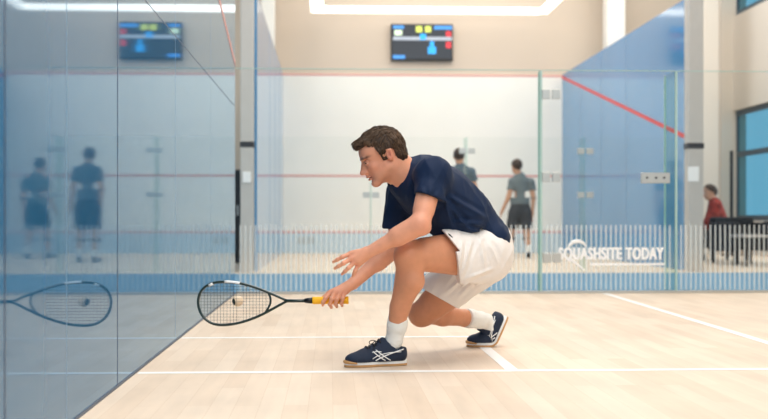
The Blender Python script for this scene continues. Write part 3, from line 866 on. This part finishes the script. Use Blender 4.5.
# hair --------------------------------------------------------------------
def hl_to(p): return Hd(*p)
g = SDF(HO - .19, HO + .19, .0032)
g.ell(Hd(-.013, 0, .038), [q * kH for q in (.101, .082, .086)], HR, .006)
g.ell(Hd(.050, 0, .080), [q * kH for q in (.052, .056, .026)], HR, .02)        # swept front
g.cone(Hd(.070, .02, .086), Hd(.086, .0, .080), .014, .008, .012)
g.ell(Hd(-.060, 0, -.012), [q * kH for q in (.050, .066, .058)], HR, .02)      # back of the head
for s in (-1, 1): g.cone(Hd(.022, s * .068, .03), Hd(.020, s * .066, -.010), .020, .012, .006)   # sideburn
sl, X, Y, Z = g.sl(g.lo, g.lo + g.n * g.h)
lx = ((X - HO[0]) * fwd[0] + (Y - HO[1]) * fwd[1] + (Z - HO[2]) * fwd[2]) / kH
ly = ((X - HO[0]) * lat[0] + (Y - HO[1]) * lat[1] + (Z - HO[2]) * lat[2]) / kH
lz = ((X - HO[0]) * upv[0] + (Y - HO[1]) * upv[1] + (Z - HO[2]) * upv[2]) / kH
HX = [-.13, -.066, -.052, -.047, -.017, -.013, .010, .018, .028, .050, .13]
HZ = [-.052, -.052, -.034, .020, .022, -.016, -.014, .020, .050, .068, .072]
def hairline(x): return np.interp(x, HX, HZ)
zm = hairline(lx)
g.d = np.maximum(g.d, ((zm - lz) * .75).astype(np.float32))
hn = vnoise(lx * 30 + 9, ly * 70, lz * 45) - .5
g.d += (.011 * hn + .004 * (vnoise(lx * 90, ly * 160, lz * 120) - .5)).astype(np.float32)
hair = g.obj('hair', M['hair'], P)
# locks lying over the cap
bv = None
dg = hair.data
bvt = BVHTree.FromPolygons([v.co + Vector(P.location) for v in dg.vertices], [p.vertices for p in dg.polygons])
lk = bmesh.new()
def lock(p0, d0, L, r0, lift):
    r0 *= 1.2
    p = Vector(p0); d = Vector(d0).normalized(); n = 6; rings = []
    for i in range(n + 1):
        t = i / n
        h, nn, _, _ = bvt.find_nearest(p)
        if h is None: return
        want = h + nn * (.0015 + lift * math.sin(math.pi * min(1, t * .8)))
        p2 = p.lerp(want, .8)
        r = r0 * (1 - t ** 2 * .85)
        u = d.cross(nn)
        if u.length < 1e-4: return
        u.normalize(); vv = u.cross(d).normalized()
        rings.append([lk.verts.new(p2 + u * r), lk.verts.new(p2 + vv * r * .8), lk.verts.new(p2 - u * r), lk.verts.new(p2 - vv * r * .6)])
        d = (d - nn * d.dot(nn) * .85).normalized()
        p = p2 + d * L / n
    for a, b in zip(rings[:-1], rings[1:]):
        for k in range(4): lk.faces.new((a[k], a[(k + 1) % 4], b[(k + 1) % 4], b[k]))
cnt = 0
while cnt < 1500:
    a = RNG.uniform(-1, 1, 3); a /= np.linalg.norm(a)
    lp = np.array([-.013 + .1 * a[0], .083 * a[1], .036 + .09 * a[2]])
    if lp[2] < hairline(lp[0]) + .006: continue
    cnt += 1
    top = max(0, a[2])
    dl = np.array([.9 * top + .15, (a[1] * .5) * (1 - top) + RNG.uniform(-.25, .25), -.75 * (1 - top)]) + RNG.uniform(-.22, .22, 3)
    if a[0] < -.3: dl = np.array([-.1, a[1] * .2, -1]) + RNG.uniform(-.25, .25, 3) if a[2] < .55 else dl
    if a[0] < 0 and a[2] > .5: dl[1] += a[1] * .3
    L = RNG.uniform(.016, .026) * (1 + .7 * top); 
    if lp[2] < .03: L *= .5
    wdir = fwd * dl[0] + lat * dl[1] + upv * dl[2]
    lock(Hd(*lp), wdir, L, RNG.uniform(.0011, .0026), RNG.uniform(.0, .005) * (.3 + top))
for i in range(70):                                            # fringe hanging over the forehead
    y = RNG.uniform(-.05, .05); lp = (.070 + RNG.uniform(-.012, .012), y, .098 - abs(y) * .35)
    dl = np.array([1, RNG.uniform(-.35, .35), RNG.uniform(-.25, .25)])
    lock(Hd(*lp), fwd * dl[0] + lat * dl[1] + upv * dl[2], RNG.uniform(.025, .042), RNG.uniform(.0015, .0028), .006)
me = bpy.data.meshes.new('hair_lock'); lk.to_mesh(me); lk.free()
link('hair_strands', me, M['hair_lock'], hair, True)

# clothes -----------------------------------------------------------------
def fold(P, X, d, amp, f, w=1):
    """shallow creases: ridged noise stretched along direction d"""
    d = np.array(d, float); d /= np.linalg.norm(d)
    a = np.cross(d, (0, 1, 0)); a /= np.linalg.norm(a); b = np.cross(d, a)
    x, y, z = X
    q = [x * v[0] + y * v[1] + z * v[2] for v in (a, b, d)]
    n = vnoise(q[0] * f + 3, q[1] * f * .6 + 5, q[2] * f * .22 + 7)
    return amp * (np.abs(n - .5) * 2 - .4)
S = SDF((lo[0] + .15, lo[1] + .02, .35), (hi[0], hi[1] - .1, hi[2]), .0038)
latS = shL - shR; latS = latS / np.linalg.norm(latS)
sp = tc - pel; sp = sp / np.linalg.norm(sp)
sp = sp - latS * (sp @ latS); sp /= np.linalg.norm(sp); frS = np.cross(latS, sp)
AS = np.array([latS, frS, sp])
S.ell(cam(429, 191, 5.22), (.185, .128, .17), AS, .03)
S.cone(off(shL, 2, 0), off(shR, 2, 1), .074, .070, .02)
S.cone(off(shL, 6, 1, .06), cam(426, 175, 5.2), .06, .082, .03)
S.cone(cam(425, 178, 5.2), cam(403.5, 173.5, 5.2), .083, .071, .03)
S.cone(cam(418, 176, 5.2), cam(407, 171.5, 5.2), .072, .055, .02)
S.cone(cam(424, 190, 5.15), cam(402, 183, 5.2), .10, .060, .04)                      # chest towards the collar
S.cone(off(shL, 2, 0), cam(446, 206, 5.16), .07, .085, .04)
S.cone(cam(445, 198, 5.2), cam(464, 217, 5.26), .136, .128, .05)                       # ribs to waist
S.cone(cam(446, 208, 5.1), cam(466, 221, 5.13), .085, .085, .05)
S.cone(cam(463, 216, 5.25), cam(482, 238, 5.30), .128, .118, .05)
S.ell(cam(483, 242, 5.31), (.195, .10, .11), AS, .04)
S.cone(cam(440, 216, 5.2), cam(458, 228, 5.2), .095, .085, .04)                         # loose front
S.cone(cam(436, 220, 5.14), cam(452, 232, 5.14), .05, .06, .03)
# far sleeve, near sleeve
S.cone(shR, mix(shR, elR, .95), .068, .068, .03)
S.cone(cam(403, 196, 5.36), cam(393, 226, 5.38), .062, .050, .02)
S.cone(off(shL, -1, 1), off(mix(shL, elL, .47), 1, 0), .072, .068, .02)
sle = cam(429, 192, 4.96)
nS = elL - shL; nS = nS / np.linalg.norm(nS); nS2 = np.array([-.30, 0, -.95])
bxl = cam(428, 192, 4.94)
# hem
# collar opening

def fS(x, y, z):
    r = fold(None, (x, y, z), sp + np.array((.25, 0, .35)), .0075, 17) + fold(None, (x, y, z), (.5, .2, 1), .004, 34)
    r += .010 * (vnoise(x * 8, y * 8, z * 8) - .5)
    # creases that fan out from the armpit
    for (u, v, du, dv, L, A) in ((441, 197, 22, 26, .20, .011), (443, 200, 10, 30, .16, .009), (446, 196, 34, 18, .22, .009), (430, 186, -14, 30, .12, .007), (462, 226, 24, 10, .16, .008), (452, 222, 34, 3, .16, .008), (420, 186, 0, 24, .10, .006), (410, 178, -2, 26, .12, .007)):
        a = cam(u, v, 5.05); dd = cam(u + du, v + dv, 5.05) - a; dd /= np.linalg.norm(dd)
        t = (x - a[0]) * dd[0] + (z - a[2]) * dd[2]; q = -(x - a[0]) * dd[2] + (z - a[2]) * dd[0]
        r -= A * np.exp(-(q / .010) ** 2) * np.clip(t / .03, 0, 1) * np.clip((L - t) / .06, 0, 1) * (y < 5.16)
        r += A * .8 * np.exp(-((q - .020) / .012) ** 2) * np.clip(t / .03, 0, 1) * np.clip((L - t) / .06, 0, 1) * (y < 5.16)
    return r
S.disp(fS, .02)
S.cut(cam(390, 229, 5.38), (-.05, 0, -1), 0, (cam(390, 229, 5.38) - (.12, .14, .10), cam(390, 229, 5.38) + (.075, .14, .02)))
S.cut(cam(429, 196.5, 4.95), (-.30, -.12, -.93), 0, (np.array([cam(405, 0, 4.9)[0], 4.80, cam(0, 218, 4.9)[2]]), np.array([cam(446, 0, 4.9)[0], 5.0, cam(0, 186, 4.9)[2]])))
S.cut(cam(470, 232.8, 5.1), (.13, 0, -1), .004, ((lo[0], lo[1], .35), (cam(484, 0, 5.2)[0], hi[1], cam(0, 200, 5.2)[2])))
S.cut(cam(490, 233, 5.1), (-.50, 0, -.86), .004, ((cam(478, 0, 5.2)[0], lo[1], .35), (hi[0], hi[1], cam(0, 215, 5.2)[2])))
S.cone(Hd(-.015, 0, -.055), cam(400, 177, 5.2), .060, .063, .0, 's')
shirt = S.obj('shirt', M['navy'], P)
# sleeve hem and collar ribs
def ring(name, c, n, ra, rb, r, m, parent, ax=None):
    n = Vector(n).normalized(); u = Vector(ax) if ax is not None else n.orthogonal(); u = (u - n * u.dot(n)).normalized(); v = n.cross(u)
    pts = [Vector(c) + u * math.cos(t) * ra + v * math.sin(t) * rb for t in [2 * math.pi * i / 36 for i in range(36)]]
    return MB().tube(pts, r, 8, closed=True).build(name, m, parent, True)
nd = np.array(Hd(-.04, 0, -.06)) - nk; nd /= np.linalg.norm(nd)
#ring('collar', nk + nd * .02, nd, .068, .068, .006, M['navy'], shirt)

G = SDF((lo[0] + .3, lo[1] + .05, .10), (hi[0] + .02, hi[1] - .1, .75), .0038)
G.ell(cam(487, 252, 5.31), (.118, .195, .125), None, .03)
G.ell(cam(491, 255, 5.22), (.095, .11, .105), None, .03)
G.ell(cam(491, 255, 5.41), (.095, .11, .105), None, .03)
G.cone(cam(482, 251, 5.19), cam(440, 255, 5.06), .112, .109, .03)
G.cone(cam(480, 261, 5.2), cam(452, 264, 5.1), .07, .068, .03)
G.cone(cam(487, 262, 5.2), cam(462, 266, 5.1), .095, .085, .03)
G.cone(cam(470, 240, 5.31), cam(484, 244, 5.31), .12, .13, .03)
G.cone(cam(484, 262, 5.40), cam(428, 300, 5.46), .108, .104, .03)
G.cone(cam(476, 266, 5.40), cam(447, 296, 5.46), .07, .075, .03)
def fG(x, y, z):
    r = fold(None, (x, y, z), (-.8, 0, -.45), .008, 15) + fold(None, (x, y, z), (-.6, .1, -1), .005, 26)
    for (u, v, du, dv, L, A, Y) in ((470, 238, -10, 34, .20, .008, 5.1), (478, 236, 6, 34, .18, .008, 5.1), (460, 238, -4, 30, .16, .007, 5.1), (488, 242, 12, 26, .14, .007, 5.1), (494, 268, -30, 10, .16, .009, 5.1), (462, 276, -20, 18, .14, .008, 5.4), (474, 278, -18, 20, .14, .008, 5.4)):
        a = cam(u, v, Y); dd = cam(u + du, v + dv, Y) - a; dd /= np.linalg.norm(dd)
        t = (x - a[0]) * dd[0] + (z - a[2]) * dd[2]; q = -(x - a[0]) * dd[2] + (z - a[2]) * dd[0]
        m = np.clip(t / .03, 0, 1) * np.clip((L - t) / .06, 0, 1)
        r += (-A * np.exp(-(q / .009) ** 2) + A * .8 * np.exp(-((q - .018) / .011) ** 2)) * m
    return r
G.disp(fG, .02)
ch = cam(453.5, 255, 5.08)
G.cut(cam(456.5, 268, 5.08), (-.985, 0, -.17), 0, (np.array([cam(400, 0, 5.0)[0], 4.8, cam(0, 302, 5.0)[2]]), np.array([cam(466, 0, 5.0)[0], 5.235, cam(0, 251, 5)[2]])))
G.cut(cam(450, 241, 5.08), (-.79, 0, -.61), 0, (np.array([cam(400, 0, 5.0)[0], 4.8, cam(0, 251, 5.0)[2]]), np.array([cam(466, 0, 5.0)[0], 5.235, cam(0, 215, 5)[2]])))
G.cut(cam(436, 296, 5.46), (-.50, 0, -.86), 0, (np.array([lo[0], 5.2, .1]), np.array([cam(468, 0, 5.4)[0], hi[1], cam(0, 262, 5.4)[2]])))
shorts = G.obj('shorts', M['shorts'], P)
lg = cam(451, 236, 5.0)
bvs = BVHTree.FromPolygons([v.co + P.location for v in shorts.data.vertices], [p.vertices for p in shorts.data.polygons])
def stamp(bv, u, v, Y0=4.6, lift=.0015, dirn=None):
    """point of a surface met along +Y"""
    p = cam(u, v, 5.0); h, n, _, _ = bv.ray_cast(Vector((p[0], Y0, p[2])), Vector((0, 1, 0)))
    return (h + n * lift) if h else None
pts = [stamp(bvs, 448.5 + i * .8, 234 + i * .75) for i in range(6)]
pts = [p for p in pts if p]
if len(pts) > 2: MB().tube(pts, [.0015, .003, .004, .003, .0025, .001][:len(pts)], 6).build('small_logo', M['black'], shorts)

# socks -------------------------------------------------------------------
def sock(pts, rs, lo_, hi_, cp, cn):
    g = SDF(lo_, hi_, .0034)
    g.chain(pts, rs, .012)
    def f(x, y, z): return .0022 * (vnoise(x * 40, y * 40, z * 130) - .5)
    g.disp(f, .015)
    g.cut(cp, cn, 0)
    return g.obj('sock', M['sock'], P)
ndl = (kneeL - ankL) / np.linalg.norm(kneeL - ankL)
sp1 = cam(397.6, 318.5, 5.03)
sock([cam(399.5, 309, 5.07), cam(397, 326, 5.08), cam(393.8, 341, 5.092), cam(391, 350, 5.095)], [.0475, .0430, .0375, .028], cam(370, 362, 5.07) - (0, .1, 0), cam(418, 300, 5.1) + (0, .1, 0), sp1, np.array([.25, 0, 1.0]) / 1.03)
ndr = (kneeR - ankR) / np.linalg.norm(kneeR - ankR)
sock([cam(456, 317.5, 5.65), cam(470, 318.5, 5.70), cam(480, 320, 5.76), cam(486, 321, 5.80), cam(491, 329, 5.80)], [.047, .046, .043, .038, .024], cam(450, 345, 5.6) - (0, .1, 0), cam(512, 300, 5.85) + (0, .1, 0), cam(467.5, 318, 5.68), ndr)

# shoes: built along +x with the toe at x = .15, then bent and placed --------
def shoe_parts():
    g = SDF((-.17, -.075, -.01), (.18, .075, .16), .0025)
    g.cone((-.105, 0, .045), (-.02, -.002, .046), .036, .036, .02)
    g.cone((-.02, -.002, .046), (.060, .002, .034), .036, .037, .02)
    g.ell((.078, .004, .032), (.070, .044, .030), None, .02)
    g.ell((-.03, 0, .040), (.09, .038, .05), None, .02)
    g.cone((-.11, 0, .05), (-.116, 0, .092), .032, .024, .015)                 # heel counter
    g.cone((-.090, 0, .064), (-.050, 0, .070), .040, .042, .015)
    g.cone((-.035, 0, .082), (-.028, 0, .104), .026, .016, .012)                # tongue root
    g.cone((-.02, 0, .075), (.050, 0, .050), .026, .022, .02)
    g.chain([(-.085, 0, .075), (-.092, 0, .15)], [.037, .052], .006, 's')     # collar opening
    g.cut((-.09, 0, .083), (-.15, 0, 1), .006, ((-.17, -.1, .05), (-.062, .1, .16)))
    g.cut((0, 0, .020), (0, 0, -1), 0)
    upper = g.mesh('upper')
    def foot(o, z0, z1, spring=.0, seg=44):
        mb = MB(); pts = []
        for i in range(seg):
            t = 2 * math.pi * i / seg; x = math.cos(t); y = math.sin(t)
            X = x * (.147 + o); ww = (.034 if X < 0 else .034 + .012 * math.sin(min(1, X / .11) * math.pi / 2)) if True else 0
            if -.07 < X < .02: ww -= .004 * math.sin((X + .07) / .09 * math.pi)
            Y = math.copysign(abs(y) ** .72, y) * (ww + o)
            pts.append((X + .003, Y, z0))
        mb.poly(pts, (0, 0, z1 - z0))
        bmesh.ops.subdivide_edges(mb.bm, edges=list(mb.bm.edges), cuts=1)
        for v in mb.bm.verts: v.co.z += spring * max(0, (v.co.x - .09) / .06) ** 2 * .012
        me = bpy.data.meshes.new('sole')
        bmesh.ops.triangulate(mb.bm, faces=mb.bm.faces); mb.bm.to_mesh(me); mb.bm.free(); return me
    mid = foot(-.001, .008, .026, 0); gum = foot(.0005, 0, .009, 0)
    # gum bumper round the toe
    mb = MB(); pts = []
    for i in range(15):
        t = math.radians(-62 + 124 * i / 14); pts.append((.060 + .088 * math.cos(t), .050 * math.sin(t), .012 + .010 * math.cos(t)))
    mb.tube(pts, [.003 + .005 * math.sin(math.pi * i / 14) for i in range(15)], 8, flat=(0, 0, 1))
    tip = bpy.data.meshes.new('toe'); mb.bm.to_mesh(tip); mb.bm.free()
    bv = BVHTree.FromPolygons([v.co.copy() for v in upper.vertices], [p.vertices[:] for p in upper.polygons])
    bvm = bv
    strips = MB()
    for sd in (-1, 1):
        def line(pp, r):
            out = []
            for (x, z) in pp:
                h, n, _, _ = bvm.ray_cast(Vector((x, sd * .12, z)), Vector((0, -sd, 0)))
                if h: out.append(h + n * .0012)
                elif out: pass
            if len(out) > 2: strips.tube(out, r, 6, flat=(0, 1, 0))
        def seg(a, b, c, n=10):
            return [((1 - t) ** 2 * a[0] + 2 * t * (1 - t) * b[0] + t * t * c[0], (1 - t) ** 2 * a[1] + 2 * t * (1 - t) * b[1] + t * t * c[1]) for t in [i / n for i in range(n + 1)]]
        line(seg((.015, .026), (-.03, .052), (-.118, .070)), .0026)
        line(seg((.030, .034), (-.015, .062), (-.105, .060)), .0017)
        line(seg((-.055, .026), (-.020, .044), (.012, .070)), .0025)
        line(seg((-.030, .026), (-.002, .040), (.026, .064)), .0025)
        line(seg((-.012, .062), (.004, .066), (.030, .060)), .0017)
    st = bpy.data.meshes.new('stripes'); strips.bm.to_mesh(st); strips.bm.free()
    lace = MB()
    for i in range(5):
        x = -.012 + i * .015; pts = []
        for k in range(9):
            y = -.022 + .044 * k / 8
            h, n, _, _ = bv.ray_cast(Vector((x + (.008 if i % 2 else -.004) * (k / 8 - .5), y, .2)), Vector((0, 0, -1)))
            if h: pts.append(h + n * .0025)
        if len(pts) > 2: lace.tube(pts, .0026, 6)
    for s in (-1, 1):                                            # bow loops
        b0 = Vector((-.010, 0, .092)); pts = []
        for k in range(12):
            t = 2 * math.pi * k / 12
            pts.append(b0 + Vector((.014 + .016 * math.cos(t) * 1.0 + .006, s * (.018 - .014 * math.cos(t + math.pi)), .004 + .010 * math.sin(t))))
        lace.tube(pts, .002, 6, closed=True)
        lace.tube([b0, b0 + Vector((.02, s * .02, -.002)), b0 + Vector((.035, s * .034, -.02))], .002, 6)
    lc = bpy.data.meshes.new('laces'); lace.bm.to_mesh(lc); lace.bm.free()
    tn = MB(); tn.box((-.004, -.02, 0), (.004, .02, .036), .003)
    for v in tn.bm.verts: v.co = Matrix.Rotation(-.35, 3, 'Y') @ v.co + Vector((-.038, 0, .084))
    tg = bpy.data.meshes.new('tongue'); tn.bm.to_mesh(tg); tn.bm.free()
    return dict(upper=(upper, 'shoe', 1), midsole=(mid, 'midsole', 0), outsole=(gum, 'gum', 0), toe_bumper=(tip, 'gum', 1), side_stripes=(st, 'midsole', 1), laces=(lc, 'black', 1), tongue=(tg, 'shoe_blue', 1))
SP = shoe_parts()
def place_shoe(origin, ang, bend=0, roll=0, pitch_=0, sc=1.0, xb=.055, lift=0):
    R = Matrix.Rotation(ang, 3, 'Z') @ Matrix.Rotation(roll, 3, 'X'); o = Vector(origin)
    root = None
    for nm, (me0, m, sm) in SP.items():
        me = me0.copy()
        n = len(me.vertices); c = np.empty(n * 3, np.float32); me.vertices.foreach_get('co', c); c = c.reshape(-1, 3).astype(float)
        if bend:
            w_ = .05                                           # arc of the ball of the foot
            x = c[:, 0].copy(); z = c[:, 2].copy()
            s = np.clip((xb - x) / w_, 0, 1); a = bend * s
            Rr = w_ / bend
            over = np.clip((xb - x) - w_, 0, None)
            hx = -Rr * np.sin(a) ; hz = Rr * (1 - np.cos(a))
            nx = -np.sin(a); nz = np.cos(a)                       # normal of the bent sole, leaning to the toe
            nx = np.sin(a) * 1.0
            X = np.where(x > xb, x, xb + hx - over * np.cos(a) + z * nx)
            Z = np.where(x > xb, z, hz + over * np.sin(a) + z * np.cos(a))
            c[:, 0] = X; c[:, 2] = Z
        c *= np.array((sc, sc, sc * 1.08))
        Rm = np.array(R); c = c @ Rm.T + np.array(o)
        me.vertices.foreach_set('co', c.astype(np.float32).ravel()); me.update()
        if root is None: root = link('shoe', me, M[m], P, True)
        else: link(nm, me, M[m], root, bool(sm))
    return root
fc = cam(376.5, 366.5, .65 * F / 147.2)
place_shoe((fc[0], fc[1], .0015), math.radians(180 + 13), sc=.97)
rc = cam(487, 346.5, 5.86)
place_shoe((rc[0] + .040, 5.82, .0018), math.radians(180 - 2), bend=math.radians(64), sc=1.0, xb=.03)

# racket ------------------------------------------------------------------
rk = empty('squash_racket', tuple(cam(300, 301, 5.25))); tag(rk, 'squash racket with yellow grip and dark green frame held low in the right hand', 'racket')
YT = 5.42
def RP(u, v): return cam(u, v, 5.25 + (YT - 5.25) * (313 - u) / 115.)
outer = [(286, 300.3), (275, 295.3), (262, 290.0), (250, 285.9), (240, 283.4), (230, 282.1), (220, 281.9), (212, 283.4), (205, 287), (200.3, 292.6), (198.2, 300.2), (198.9, 308), (202.3, 315.6), (208, 321.2), (215.5, 324.4), (225, 325.0), (237, 323.4), (250, 319.6), (262, 314.6), (275, 307.6), (286, 301.6)]
def smooth(pts, n=4):
    out = []
    for i in range(len(pts) - 1):
        p0 = pts[max(i - 1, 0)]; p1 = pts[i]; p2 = pts[i + 1]; p3 = pts[min(i + 2, len(pts) - 1)]
        for k in range(n):
            t = k / n
            out.append(tuple(.5 * (2 * p1[j] + (p2[j] - p0[j]) * t + (2 * p0[j] - 5 * p1[j] + 4 * p2[j] - p3[j]) * t * t + (3 * p1[j] - p0[j] - 3 * p2[j] + p3[j]) * t ** 3) for j in (0, 1)))
    return out + [pts[-1]]
os_ = smooth(outer)
MB().tube([RP(*p) for p in os_], .0062, 8).build('frame', M['graphite'], rk, True)
br = smooth([(268, 292.6), (270.2, 297), (270.4, 303), (268, 308.5), (265.5, 312.2)])
MB().tube([RP(*p) for p in br], .0052, 8).build('bridge', M['graphite'], rk, True)
MB().tube([RP(*p) for p in ((285, 300.9), (295, 300.9), (306, 300.7))], [.0085, .0075, .0080], 10).build('shaft', M['graphite'], rk, True)
MB().tube([RP(305, 300.7), RP(312.8, 300.5)], [.0105, .0145], 12).build('collar', M['black'], rk, True)
gp = [mix(np.array(RP(312.5, 300.5)), g1, i / 20) for i in range(21)]
MB().tube(gp, [.0165 + .0008 * (i % 2) for i in range(20)] + [.018], 12).build('grip', M['grip'], rk, True)
acc = [os_[i] for i in range(16, 23)]
MB().tube([RP(p[0], p[1]) + np.array((0, -.001, .0012)) for p in acc], .0062, 8).build('white_stripe', M['decal'], rk, True)
MB().tube([RP(209, 285.1), RP(213, 283.3)], .0068, 8).build('white_stripe', M['decal'], rk, True)
poly = [p for p in os_ if p[0] < 269] 
poly = [p for p in os_ if p[1] <= 300.9 and p[0] < 268] + [p for p in os_ if p[1] > 300.9 and p[0] < 266] + br[::-1]
def crossings(val, axis):
    out = []
    n = len(poly)
    for i in range(n):
        a, b = poly[i], poly[(i + 1) % n]
        if (a[axis] - val) * (b[axis] - val) < 0:
            t = (val - a[axis]) / (b[axis] - a[axis]); out.append(a[1 - axis] + (b[1 - axis] - a[1 - axis]) * t)
    return sorted(out)
sg = MB()
for i in range(14):
    v = 283.5 + i * 3.05; c_ = crossings(v, 1)
    if len(c_) >= 2: sg.tube([RP(c_[0], v), RP(c_[-1], v)], .00065, 4)
for i in range(21):
    u = 201.0 + i * 3.25; c_ = crossings(u, 0)
    if len(c_) >= 2: sg.tube([RP(u, c_[0]), RP(u, c_[-1])], .00065, 4)
sg.build('strings', M['string'], rk)

# ball --------------------------------------------------------------------
bc = cam(237.6, 301, 5.62)
bm_ = mat('cream_rubber', (226, 204, 176), .6, bump=.1)
ball = MB().sphere((bc[0], bc[1], bc[2]), .0265, seg=28).build('squash_ball', bm_, None, True)
tag(ball, 'small cream ball with a dark green spot in front of the strings', 'ball')
nt = bm_.node_tree; tc_ = nt.nodes.new('ShaderNodeTexCoord'); ds = nt.nodes.new('ShaderNodeVectorMath'); ds.operation = 'DISTANCE'
ds.inputs[1].default_value = (-.022, -.014, .023)
nt.links.new(tc_.outputs['Object'], ds.inputs[0])
rm = nt.nodes.new('ShaderNodeMapRange'); rm.inputs['From Min'].default_value = .015; rm.inputs['From Max'].default_value = .019
nt.links.new(ds.outputs['Value'], rm.inputs['Value'])
mc = nt.nodes.new('ShaderNodeMixRGB'); mc.inputs[1].default_value = lin((30, 46, 40)) + (1,); mc.inputs[2].default_value = lin((226, 204, 176)) + (1,)
nt.links.new(rm.outputs[0], mc.inputs[0]); nt.links.new(mc.outputs[0], nt.nodes['Principled BSDF'].inputs['Base Color'])

# ================================================================== light
def area(name, loc, sx, sy, power, rot=(0, 0, 0), col=(1, .975, .94)):
    l = bpy.data.lights.new(name, 'AREA'); l.shape = 'RECTANGLE'; l.size = sx; l.size_y = sy; l.energy = power; l.color = col
    o = bpy.data.objects.new(name, l); C.objects.link(o); o.location = loc; o.rotation_euler = rot
    return o
area('ceiling_lamps_near_court', (1.3, 4.6, 6.3), 3.6, 5, 325)
area('ceiling_lamps_walkway', (2.4, 11.5, 6.3), 7, 3, 240)
area('ceiling_lamps_far_court', (2.2, 17.8, 6.3), 5, 6.5, 370)
area('ceiling_lamps_lounge', (6.6, 18, 6.2), 2, 7, 130)
area('daylight_through_windows', (XW - .1, 17, 3.2), 8, 4, 90, (0, math.radians(90), 0), (.9, .96, 1))
area('front_fill_light', (1.0, -1.0, 5.7), 4, 1.4, 190, (math.radians(58), 0, math.radians(8)), (1, .98, .95))  # added fill, unseen above the camera, to brighten the player's face
wd = bpy.data.worlds.new('sky'); bpy.context.scene.world = wd; wd.use_nodes = True
b = wd.node_tree.nodes['Background']; b.inputs[0].default_value = (.75, .90, 1, 1); b.inputs[1].default_value = 1.0

# ================================================================== camera
cd = bpy.data.cameras.new('camera'); co_ = bpy.data.objects.new('camera', cd); C.objects.link(co_)
co_.location = (0, 0, HC); co_.rotation_euler = (math.pi / 2, 0, -TH)
cd.sensor_width = 36; cd.lens = 36 * F / 768; cd.shift_y = 9.5 / 768
cd.dof.use_dof = True; cd.dof.focus_distance = 5.1; cd.dof.aperture_fstop = 2.6
bpy.context.scene.camera = co_
bpy.context.scene.cycles.transparent_max_bounces = 32
vs = bpy.context.scene.view_settings
vs.view_transform = 'Standard'; vs.look = 'None'; vs.exposure = 0; vs.gamma = 1
